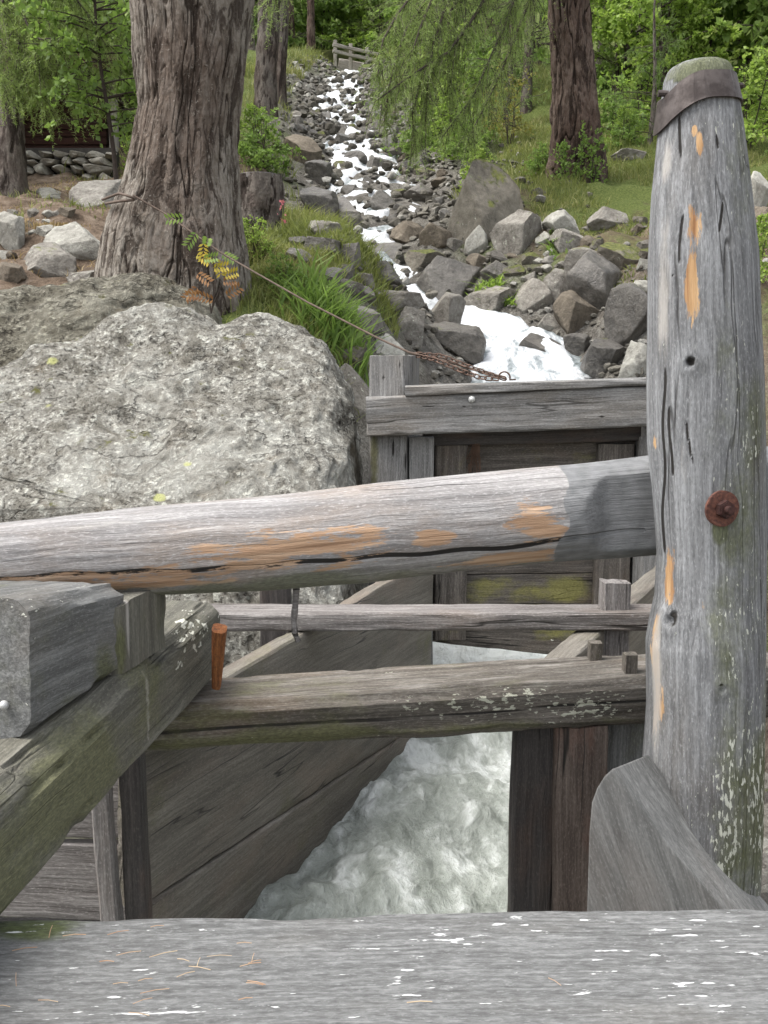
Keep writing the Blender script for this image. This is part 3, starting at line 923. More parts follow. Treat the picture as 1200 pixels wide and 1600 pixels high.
# bolt
pv = [o for o in post.children if o.name.startswith('log')][0]
pw = np.empty(len(pv.data.vertices) * 3, np.float32); pv.data.vertices.foreach_get('co', pw)
pw = wpts(pw.reshape(-1, 3).astype(float), frame(C2[::-1][0], C2[::-1][-1], (0, -1, 0))[0])
sn = snap(pw, *proj(pw), P(1127, 795, YP))
nrm = Vector((.22, -.97, .02)).normalized(); bc = Vector(sn) + nrm * .004
Mb = Matrix.Translation(bc) @ nrm.to_track_quat('Z', 'Y').to_matrix().to_4x4()


def disc(r, d, z0, seg, bev=.0012, wobble=0):
    bm = bmesh.new(); bmesh.ops.create_cone(bm, cap_ends=True, segments=seg, radius1=r, radius2=r, depth=d)
    bmesh.ops.bevel(bm, geom=[e for e in bm.edges if abs(e.verts[0].co.z - e.verts[1].co.z) < 1e-6], offset=bev, segments=2, affect='EDGES')
    for v in bm.verts:
        v.co.z += z0
        if wobble: v.co.z += wobble * math.sin(3 * math.atan2(v.co.y, v.co.x))
    return bm


bolt = obj_bm('bolt', disc(.0085, .03, .022, 16), RUST2, post, Mb)
bolt.matrix_basis = Matrix.Translation(-world_loc(post)) @ Mb
for nm_, bm_ in (('washer', disc(.037, .009, .001, 40, wobble=.0008)), ('nut', disc(.019, .018, .0135, 6, .002))):
    o_ = obj_bm(nm_, bm_, RUST if nm_ == 'washer' else RUST2, bolt); o_.matrix_basis = Matrix.Identity(4)

# ------------------------------------------------------------------ cross beam under the log
ZC = -.803
fl0, fl1 = PZ(302, 1106, ZC), PZ(1012, 1060, ZC)
bk0, bk1 = PZ(350, 1052, ZC), PZ(1012, 1026, ZC)
d = (fl1 - fl0) / np.linalg.norm(fl1 - fl0)
pp = np.array([-d[1], d[0], 0])
cw = .235
h0, h1 = .108, .142
a0 = fl0 - d * .12 + pp * cw / 2; a1 = fl1 + d * .42 + pp * cw / 2


def cb_attr(V, Mx):
    W = wpts(V, Mx)
    f = lambda px, py: P(px, py, np.interp(px, [300, 1010], [2.2, 2.42]))
    cr = np.clip(1.15 - np.abs(V[:, 2] - (.0 + .004 * np.sin(V[:, 0] * 7) + .02 * (V[:, 0] - .6) * .4)) / .007, 0, 1) * (V[:, 1] < 0)
    return {'lich': spots(V, Mx, [(f(800, 1090), .2, .05, .8), (f(930, 1100), .2, .05, .9), (f(640, 1100), .12, .03, .6)]),
            'moss': spots(V, Mx, [(f(420, 1155), .3, .03, .8), (f(320, 1110), .1, .05, .6), (f(700, 1140), .5, .02, .5)]), 'crack': cr,
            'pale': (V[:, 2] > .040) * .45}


def cb_post(V, Mx):
    # adzed underside, hollow in the middle
    t = V[:, 0] / V[:, 0].max()
    low = V[:, 2] < 0
    V[:, 2] += low * (.012 * np.sin(t * 9) * .5 + .01 * np.exp(-((t - .55) / .12) ** 2))
    return V


a0[2] = ZC - h0 / 2; a1[2] = ZC - h1 / 2
prop(timber('cross_beam', a0, a1, cw, h0, W_BEAM, h2=h1, c=.02, M=90, attrfn=cb_attr, seed=31, post=cb_post, wob=.008),
     'broad dark cross beam with lichen blotches spanning the flume, nearest beam below the log', 'beam')
# two small pegs in its top
for (px, pyb, hpx, lab) in ((931, 1033, 29, 'small square wooden peg in the cross beam, the farther left of two'), (986, 1053, 30, 'small square wooden peg in the cross beam beside the tall post')):
    c = PZ(px, pyb, ZC)
    w = 20 * mpp(pyb, c[1])
    prop(timber('wooden_peg', c + np.array([0, .015, -.03]), c + np.array([0, .015, hpx * mpp(pyb, c[1])]), w, w, W_BEAM, c=.003, M=24, up=(0, -1, 0), wob=.001, rough=.001, endj=.002), lab, 'peg', 'pegs in the cross beam')
# orange wedge at the sill end
wt, wb = P(343, 982, 2.17), P(338, 1074, 2.24)
prop(timber('wooden_wedge', wb, wt, .016, .02, W_PEG, w2=.028, h2=.03, c=.003, M=24, up=(0, -1, 0), wob=.003, rough=.001),
     'split orange wooden wedge upright at the far end of the sill beam', 'wedge')

# ------------------------------------------------------------------ thin rail
ZR = -.80
r0, r1 = PZ(290, 958, ZR), PZ(1013, 958, ZR)
d = (r1 - r0) / np.linalg.norm(r1 - r0); pp = np.array([-d[1], d[0], 0])
prop(timber('thin_rail', r0 - d * .02 + pp * .062 + np.array([0, 0, -.03]), r1 + d * .3 + pp * .062 + np.array([0, 0, -.03]), .125, .06, W_RAIL, c=.006, M=60, seed=41, wob=.003),
     'thin grey sawn rail crossing the flume between the cross beam and the gate', 'rail')
tb = P(958, 953, 3.15)
prop(timber('rail_stake', np.array([tb[0] + .01, 3.16, -1.7]), np.array([tb[0] + .005, 3.16, P(958, 910, 3.15)[2]]), .088, .075, W_RAIL, c=.006, M=40, up=(0, -1, 0), seed=43),
     'dark square stake rising through the thin rail near the tall post', 'stake')
# dangling stick
pts = [P(464, 905, 2.12), P(462, 940, 2.11), P(459, 970, 2.105), P(461, 990, 2.10), P(466, 1002, 2.10)]
V, Q = tube(np.array([[np.interp(t, np.linspace(0, 1, 5), [p[k] for p in pts]) for k in range(3)] for t in np.linspace(0, 1, 24)]), np.linspace(.0075, .0062, 24) + .0008 * np.sin(np.linspace(0, 20, 24)), 10)
prop(obj_np('hanging_stick', V, [Q], W_RAIL), 'short bent grey stick hanging from the underside of the slanting log', 'stick')

# ------------------------------------------------------------------ flume
def wl(Y): return -.37 + .38 * (Y - 2.77)


def wr(Y): return np.interp(Y, [2.3, 2.79, 3.05, 3.66, 5], [.30, .48, .62, .93, 1.55])


def along(x0, y0, x1, y1):
    v = np.array([x1 - x0, y1 - y0, 0.]); return v / np.linalg.norm(v)


lw = empty('left_flume_wall', (wl(2.2), 2.2, -1.9), 'wet brown board wall along the left side of the flume channel', 'wall')
gl = along(wl(2.2), 2.2, wl(4.4), 4.4); outl = np.array([-gl[1], gl[0], 0]) * .06


def wallboard(name, zt0, zt1, zb0, zb1, y0, y1, mat, parent, fx, out, off=0.0, seed=1):
    A = np.array([fx(y0), y0, (zt0 + zb0) / 2]) + out * (.5 + off); B = np.array([fx(y1), y1, (zt1 + zb1) / 2]) + out * (.5 + off)
    return timber(name, A, B, .06, zt0 - zb0, mat, parent, h2=zt1 - zb1, c=.006, M=70, seed=seed, wob=.004, rough=.002,
                  attrfn=lambda V, Mx: {'pale': spots(V, Mx, [(P(430, 1290, 2.95), .3, .05, .55)])})


wallboard('board', -.862, -.862, -1.30, -1.60, 2.22, 4.3, W_WALL, lw, wl, outl, seed=51)
wallboard('board', -1.303, -1.603, -2.0, -2.0, 2.22, 4.3, W_WALL, lw, wl, outl, off=-.15, seed=52)
# end post of the left wall
ep = P(206, 1300, 2.17)
prop(timber('wall_end_post', np.array([ep[0] + .01, 2.19, -2.0]), np.array([ep[0], 2.19, -.81]), .052, .06, W_DARK, c=.004, M=40, up=(0, -1, 0), seed=55),
     'dark narrow post at the near end of the left flume wall', 'post')
ep = P(168, 1330, 2.12)
prop(timber('split_stake', np.array([ep[0] + .012, 2.15, -2.0]), np.array([ep[0] - .02, 2.15, -.81]), .045, .05, W_RAIL, c=.006, M=40, up=(0, -1, 0), seed=56, wob=.01),
     'pale split stake leaning beside the dark end post, under the sill beam', 'stake')
sbd = empty('side_boards', P(90, 1400, 2.35), 'horizontal grey boards behind the split stake at lower left', 'boards')
for k, (z, h) in enumerate(((-1.06, .2), (-1.275, .2), (-1.49, .2))):
    timber('board', np.array([-1.3, 2.33, z]), np.array([-.60, 2.30, z]), .04, h, W_RAIL, sbd, c=.005, M=40, seed=60 + k)
# right wall
rwl = empty('right_flume_wall', (wr(2.5), 2.5, -1.9), 'grey board wall along the right side of the flume, its top edge showing behind the rail', 'wall')
A = np.array([wr(2.55), 2.6, -1.43]); B = np.array([wr(4.3) + .05, 4.3, -1.43])
timber('board', A, B, .085, 1.13, W_WALL, rwl, c=.006, M=70, seed=65)
# dark inlet post, brown board
dp_ = P(832, 1290, 2.47)
prop(timber('inlet_post', np.array([dp_[0] - .002, 2.50, -2.0]), np.array([dp_[0] + .004, 2.50, -.925]), 64 * mpp(1290, 2.47), .09, W_DARK, c=.006, M=50, up=(0, -1, 0), seed=66),
     'dark soaked square post standing in the water under the cross beam', 'post')
V_ = P(907, 1290, 2.42)
W_BROWN = wood('brown upright board', (.20, .165, .14), (.12, .095, .08), (.045, .033, .028), moss=.1, warm=(.2, .10, .07), warm_amt=.6, bump=.4, stain=.5)
prop(timber('upright_board', np.array([V_[0] + .02, 2.45, -2.0]), np.array([V_[0] - .005, 2.45, -.93]), 82 * mpp(1290, 2.42), .05, W_BROWN, c=.005, M=50, up=(0, -1, 0), seed=67),
     'reddish brown upright board between the dark inlet post and the grey brace', 'board')
V_ = P(985, 1200, 2.5)
prop(timber('back_board', np.array([V_[0] + .06, 2.53, -2.0]), np.array([V_[0] + .06, 2.53, -.94]), .26, .05, W_BLOCK, c=.005, M=50, up=(0, -1, 0), seed=68),
     'grey upright board behind the brace and the tall post', 'board')
# shaped brace at the post foot
poly = [P(px, py, 1.9) for (px, py) in ((912, 1575), (920, 1300), (924, 1254), (932, 1232), (943, 1214), (958, 1200), (1046, 1324), (1140, 1430), (1260, 1565), (1260, 1575))]
prop(prism('post_brace', poly, (.115, .16, -.036), W_BRACE, bevel=.004, grain=(.35, 0, -.93)),
     'smooth grey curved brace board sloping down to the foot of the tall post', 'brace')

# flume water
fy = np.concatenate([np.linspace(1.2, 4.6, 200), np.linspace(4.62, 5.75, 70)])
fu = np.linspace(0, 1, 90)
FY, FU = np.meshgrid(fy, fu, indexing='ij')
FL = wl(FY) - .55 * sstep(4.3, 4.7, FY)
FX = FL + FU * (np.maximum(wr(FY), wl(FY) + .78) - FL)
p = np.stack([FX, FY, FX * 0], -1)
FZ = -1.60 + fbm(p * np.array([4, 2.6, 1]), 4, 61) * .07 + np.abs(fbm(p * np.array([9, 6, 1]), 4, 63)) * .05 + .16 * sstep(4.9, 5.75, FY) + .05 * sstep(4.5, 5, FY) * fbm(p * np.array([7, 5, 1]), 3, 67) - .02
obj_np('flume_water', np.stack([FX, FY, FZ], -1), [grid_faces(len(fy), len(fu))], W_FLUME, attrs={'foam': 1.6 * sstep(4.2, 4.9, FY) + .12 * fbm(p * 2.3, 3, 71)})['kind'] = 'structure'

# ------------------------------------------------------------------ sluice gate frame and gate
YG = 4.62
gf = empty('gate_frame', P(617, 1040, YG), 'grey timber sluice frame with a heavy lintel, in front of the cascade', 'sluice frame')


def px_timber(name, x0, y0, x1, y1, Yf, depth, mat, parent, horiz=True, y0r=None, y1r=None, **kw):
    """timber whose front face spans photo box x0..x1, y0..y1 at distance Yf"""
    y0r = y0 if y0r is None else y0r; y1r = y1 if y1r is None else y1r
    if horiz:
        A = (P(x0, y0, Yf) + P(x0, y1, Yf)) / 2; B = (P(x1, y0r, Yf) + P(x1, y1r, Yf)) / 2
        h = np.linalg.norm(P(x0, y0, Yf) - P(x0, y1, Yf)); h2 = np.linalg.norm(P(x1, y0r, Yf) - P(x1, y1r, Yf))
        o = np.array([0, depth / 2, 0])
        return timber(name, A + o, B + o, depth, h, mat, parent, h2=h2, **kw)
    xm = (x0 + x1) / 2
    A = P(xm, y1, Yf); B = P(xm, y0, Yf); w = (x1 - x0) * mpp((y0 + y1) / 2, Yf)
    A[0] = B[0]
    o = np.array([0, depth / 2, 0])
    return timber(name, A + o, B + o, w, depth, mat, parent, up=(0, -1, 0), **kw)


def yawed_post(name, x0, xm, x1, y0, y1, Yf, mat, parent, **kw):
    """square post turned so its right flank shows: front face x0..xm, flank xm..x1"""
    a = R(14)
    w = (xm - x0) * mpp(620, Yf) / math.cos(a)
    dep = (x1 - xm) * mpp(620, Yf) / max(math.sin(a), .2) * .62
    fr = np.array([math.cos(a), -math.sin(a), 0]); bk = np.array([math.sin(a), math.cos(a), 0])
    c = P(xm, y0, Yf); c2 = P(xm, y1, Yf); c2[0] = c[0]
    off = -fr * w / 2 + bk * dep / 2
    return timber(name, c2 + off, c + off, w, dep, mat, parent, up=tuple(-bk), **kw)


gp = yawed_post('post', 575, 634, 676, 556, 1080, YG, W_GATE, gf, c=.012, M=60, seed=71,
                attrfn=lambda V, Mx: {'moss': spots(V, Mx, [(P(580, 720, YG), .3, .03, 1.)]), 'crack': spots(V, Mx, [(P(608, 700, YG + .01), .07, .006, 1.), (P(637, 720, YG), .08, .004, 1.), (P(597, 590, YG), .035, .022, .75), (P(622, 575, YG), .04, .004, .8)])})
px_timber('post', 1012, 640, 1075, 1080, YG, .2, W_GATE, gf, False, c=.012, M=60, seed=72)
lin = px_timber('lintel', 573, 621, 1100, 682, YG - .075, .13, W_GATE, gf, True, 599, 664, c=.008, M=80, seed=73,
                attrfn=lambda V, Mx: {'lich': spots(V, Mx, [(P(690, 675, YG - .08), .4, .02, .5)]), 'crack': spots(V, Mx, [(P(672, 634, YG - .08), .05, .004, 1.), (P(942, 652, YG - .08), .03, .01, .9), (P(727, 636, YG - .08), .006, .006, 1.)])})
px_timber('cap_board', 634, 604, 1100, 619, YG - .090, .20, W_GATE, gf, True, 588, 598, c=.004, M=60, seed=74)
px_timber('back_lintel', 662, 674, 1100, 698, YG + .10, .12, W_DARK, gf, True, 658, 686, c=.006, M=40, seed=75)
bm = bmesh.new(); bmesh.ops.create_uvsphere(bm, u_segments=14, v_segments=10, radius=.016)
obj_bm('nail', bm, NAILM, lin, Matrix.Translation(Vector(P(738, 630, YG - .08))), True)

gate = empty('sluice_gate', P(830, 1020, YG + .2), 'sluice gate of old horizontal boards streaked yellow-green, between the frame posts', 'gate')
for k, (y0, y1, sd_) in enumerate(((692, 786, 80), (788, 898, 81), (900, 945, 82), (947, 1002, 83))):
    px_timber('board', 664, y0, 1016, y1, YG + .18, .06, W_PANEL, gate, True, y0 - 6, y1 + (38 if k == 3 else -4), c=.004, M=60, seed=sd_,
              attrfn=lambda V, Mx: {'moss': spots(V, Mx, [(P(770, 918, YG + .18), .16, .07, .7), (P(890, 922, YG + .18), .14, .07, .7), (P(830, 925, YG + .18), .2, .05, .55), (P(880, 985, YG + .18), .2, .05, .5)])})
for (x0, x1, sd_) in ((682, 732, 84), (936, 992, 85)):
    px_timber('batten', x0, 694, x1, 1000, YG + .115, .062, W_PANEL, gate, False, c=.006, M=40, seed=sd_)
bag = Bag()
for k in range(60):
    a = P(random.uniform(737, 750), random.uniform(688, 700), YG + .105); b = P(random.uniform(728, 752), random.uniform(715, 745), YG + random.uniform(.09, .11))
    V, Q = tube([a, (a + b) / 2 + rng.normal(0, .006, 3), b], .0012, 3); bag.add(V, Q)
prop(obj_np('root_tuft', bag.verts(), bag.faces(), simple('dry root fibre', (.16, .10, .07), .9)), 'dry brown tuft of roots caught beside the gate batten below the lintel', 'roots')
# cheek post left of the gate below the log
px_timber('cheek_post', 640, 684, 678, 1045, YG + .02, .12, W_GATE, gf, False, c=.008, M=40, seed=86)
px_timber('cheek_post', 1003, 684, 1040, 1045, YG + .06, .12, W_GATE, gf, False, c=.008, M=40, seed=87)
# wooden side panel left of flume between frame and wall
prop(px_timber('stake_board', 405, 900, 452, 1080, 3.72, .06, W_DARK, None, False, c=.006, M=40, seed=88), 'short dark upright board behind the thin rail, left of the flume wall', 'board')

# ------------------------------------------------------------------ cable and chains
def polyline(pts, n):
    pts = np.array(pts); L = np.concatenate([[0], np.cumsum(np.linalg.norm(np.diff(pts, axis=0), axis=1))])
    t = np.linspace(0, L[-1], n)
    return np.stack([np.interp(t, L, pts[:, k]) for k in range(3)], -1)


cab = polyline([P(208, 305, 6.02), P(260, 335, 5.95), P(350, 398, 5.7), P(480, 472, 5.3), P(590, 528, 4.98), P(640, 551, 4.85), P(700, 565, 4.78), P(790, 592, 4.66)], 60)
V, Q = tube(cab, .0055, 6)
cb = prop(obj_np('steel_cable', V, [Q], CABLEM), 'rusty cable running from the big left trunk down to the sluice frame', 'cable')
lp = [P(px, py, Y) for (px, py, Y) in ((160, 312, 6.35), (186, 302, 6.08), (200, 306, 5.98), (215, 312, 5.98), (190, 314, 6.02), (165, 318, 6.3))]
V, Q = tube(polyline(lp, 24), .008, 6); obj_np('tree_loop', V, [Q], CABLEM, cb)


def link_mesh(L, w, r):
    a = np.linspace(0, 2 * np.pi, 20, endpoint=False)
    pts = np.stack([np.sign(np.cos(a)) * (L / 2 - w / 2) * (np.abs(np.cos(a)) > .01) + w / 2 * np.cos(a), w / 2 * np.sin(a), a * 0], -1)
    pts = np.concatenate([pts, pts[:1]]); sides = 6
    T = np.roll(pts[:-1], -1, 0) - np.roll(pts[:-1], 1, 0); T /= np.linalg.norm(T, axis=1)[:, None]
    U = np.array([0, 0, 1.]); b = np.linspace(0, 2 * np.pi, sides, endpoint=False)
    N_ = np.cross(T, U)
    V = pts[:-1][:, None] + r * (np.cos(b)[None, :, None] * N_[:, None] + np.sin(b)[None, :, None] * U)
    n = 20
    i = np.arange(n)[:, None]; j = np.arange(sides)[None]; i2 = (i + 1) % n; j2 = (j + 1) % sides
    Q = np.stack([i * sides + j, i * sides + j2, i2 * sides + j2, i2 * sides + j], -1).reshape(-1, 4)
    return mesh_data('link', V.reshape(-1, 3), [Q], [CHAINM])


LK = link_mesh(.036, .022, .0032)
ch_defs = [([P(646, 553, 4.86), P(690, 556, 4.75), P(735, 574, 4.7), P(775, 588, 4.64), P(790, 592, 4.62)], 'upper of two rusty chains stretched above the gate lintel'),
           ([P(652, 556, 4.85), P(680, 562, 4.72), P(715, 577, 4.66), P(750, 590, 4.6), P(778, 593, 4.6)], 'lower sagging rusty chain above the gate lintel')]
for ci, (pts, lab) in enumerate(ch_defs):
    root = empty('rusty_chain', pts[0], lab, 'chain', 'chains above the gate')
    L = sum(np.linalg.norm(np.array(pts[i + 1]) - np.array(pts[i])) for i in range(len(pts) - 1))
    n = int(L / .027)
    cc = polyline(pts, n + 1)
    for k in range(n):
        o = bpy.data.objects.new('link', LK)
        a, b = Vector(cc[k]), Vector(cc[k + 1])
        M = Matrix.Translation((a + b) / 2) @ (b - a).to_track_quat('X', 'Z').to_matrix().to_4x4() @ Matrix.Rotation(R(90 * (k % 2) + 30), 4, 'X')
        put(o, root, M)
hk = np.array([P(780, 592, 4.6) + 0 * np.array([0, 0, 0])] + [P(788 + 9 * math.cos(a), 590 - 9 * math.sin(a), 4.6) for a in np.linspace(math.pi, -.4, 14)] + [P(806, 593, 4.6)])
V, Q = tube(hk, .004, 6); prop(obj_np('iron_hook', V, [Q], CHAINM), 'bent iron hook at the end of the chains on the lintel', 'hook')

# ------------------------------------------------------------------ rocks
def sil_rock(name, outline, Yfun, dfront, dback, e1, e2, mat, N=420, Mm=210, amp=(.07, .025, .008), seed=1, center=None, parent=None, lean=0., tilt=0., clip=None, post=None):
    pts = np.array([P(x, y, Yfun(x, y)) for x, y in outline])
    loop = np.concatenate([pts, pts[:1]])
    L = np.concatenate([[0], np.cumsum(np.linalg.norm(np.diff(loop, axis=0), axis=1))])
    t = np.linspace(0, L[-1], N, endpoint=False)
    O = np.stack([np.interp(t, L, loop[:, k]) for k in range(3)], -1)
    for _ in range(4): O = (np.roll(O, 1, 0) + O * 2 + np.roll(O, -1, 0)) / 4
    c = O.mean(0) if center is None else P(*center, Yfun(*center))
    ph = np.linspace(-np.pi / 2, np.pi / 2, Mm)
    w = np.abs(np.cos(ph)) ** e1; d = np.sign(np.sin(ph)) * np.abs(np.sin(ph)) ** e2
    dep = np.where(d < 0, dfront, dback) * d
    V = c + w[:, None, None] * (O - c)[None]
    zt = np.clip((V[..., 2] - c[2]) / (O[:, 2].max() - c[2]), 0, 1)
    V[..., 1] += dep[:, None] * np.where(d[:, None] < 0, 1 - tilt * zt, 1)
    V[..., 0] += lean * dep[:, None]
    nr = w[:, None, None] * (O - c)[None] / .9; nr[..., 1] += d[:, None] * .8
    nr /= np.linalg.norm(nr, axis=-1, keepdims=True) + 1e-9
    base = V.copy()
    q = base * np.array([1.0, 1.0, 1.0])
    rid = 1 - np.abs(fbm(q * np.array([1.2, 1.2, 2.0]) + 3, 3, seed + 20)) * 2.2
    dsp = fbm(q * 1.6, 4, seed) * amp[0] + fbm(q * 7, 4, seed + 4) * amp[1] + fbm(q * 28, 3, seed + 8) * amp[2] - np.clip(rid - .55, 0, 1) * amp[0] * .55
    V = V + nr * dsp[..., None]
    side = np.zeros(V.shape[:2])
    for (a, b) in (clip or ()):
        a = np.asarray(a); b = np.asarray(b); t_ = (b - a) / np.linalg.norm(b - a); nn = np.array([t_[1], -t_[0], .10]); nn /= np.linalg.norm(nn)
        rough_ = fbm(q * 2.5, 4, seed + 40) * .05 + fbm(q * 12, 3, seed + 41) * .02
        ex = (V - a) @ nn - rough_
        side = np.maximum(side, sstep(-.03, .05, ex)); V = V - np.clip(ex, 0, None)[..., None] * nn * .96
    c0 = V.reshape(-1, 3).mean(0)
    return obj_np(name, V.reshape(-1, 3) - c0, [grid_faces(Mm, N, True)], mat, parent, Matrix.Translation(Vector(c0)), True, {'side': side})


def Yb(x, y): return 4.75 + np.clip((700 - y) / 260, -1, 1) * .55


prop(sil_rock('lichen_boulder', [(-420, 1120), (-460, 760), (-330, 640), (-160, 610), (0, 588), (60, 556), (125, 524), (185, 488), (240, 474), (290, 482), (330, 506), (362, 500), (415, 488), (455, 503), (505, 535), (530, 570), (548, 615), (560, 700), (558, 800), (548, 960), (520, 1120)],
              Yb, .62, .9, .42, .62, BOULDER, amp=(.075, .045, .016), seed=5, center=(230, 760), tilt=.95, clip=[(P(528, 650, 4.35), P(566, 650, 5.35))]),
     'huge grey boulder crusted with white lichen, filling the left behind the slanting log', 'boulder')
LEDGE = boulder_mat('dull ledge stone', (.62, .60, .54))
prop(sil_rock('ledge_rock', [(-160, 500), (-60, 462), (0, 458), (60, 446), (130, 444), (200, 430), (250, 430), (290, 448), (330, 480), (345, 560), (200, 640), (-160, 640)],
              lambda x, y: 6.0 + (480 - y) / 400, .45, .5, .55, .7, LEDGE, N=260, Mm=120, amp=(.10, .04, .012), seed=9),
     'low flat lichened ledge between the big boulder and the large left trunk', 'rock')

# faceted rock shapes
ico = bmesh.new(); bmesh.ops.create_icosphere(ico, subdivisions=5, radius=1)
IV = np.array([v.co[:] for v in ico.verts]); IF = np.array([[v.index for v in f.verts] for f in ico.faces]); ico.free()
ROCKS = []
for k in range(16):
    rg = np.random.default_rng(100 + k)
    V = IV * np.array([1, .85, .78])
    for j in range(rg.integers(12, 19)):
        nr = rg.normal(0, 1, 3); nr /= np.linalg.norm(nr)
        dd = rg.uniform(.36, .62)
        ex = np.clip(V @ nr - dd, 0, None)
        V = V - nr * (ex * .97)[:, None]
    V = V * (1 + .05 * fbm(V * 2.2, 3, k))[:, None] + IV * (fbm(V * 7, 4, k + 50) * .03)[:, None]
    lo, hi = V.min(0), V.max(0)
    V = (V - (lo + hi) / 2) / (hi - lo)
    ROCKS.append(mesh_data('rock', V, [IF], [RK_DRY]))


def rock(px, py, w, h, mat, label, group=None, shape=None, rot=None, name='rock', Y=None, sink=.25, dep=None):
    """rock seen in the photo box centred px,py of w x h pixels, standing on the ground there"""
    g = hit(px, py + h * .42) if Y is None else P(px, py + h * .42, Y)
    Y = g[1]
    c = P(px, py, Y)
    k = mpp(py, Y)
    me = ROCKS[shape if shape is not None else random.randrange(len(ROCKS))]
    o = bpy.data.objects.new(name, me); COL.objects.link(o)
    W_, H_ = w * k * 1.08, h * k * (1.1 + sink)
    D_ = dep or W_ * random.uniform(.75, 1.05)
    o.location = Vector((c[0], Y + D_ * .3, c[2] - H_ * sink * .35))
    o.scale = (W_, D_, H_)
    o.rotation_euler = (random.uniform(-.12, .12), random.uniform(-.15, .15) if rot is None else rot, random.choice([0, math.pi]) + random.uniform(-.25, .25))
    o.material_slots[0].link = 'OBJECT'; o.material_slots[0].material = mat
    return prop(o, label, 'rock', group)


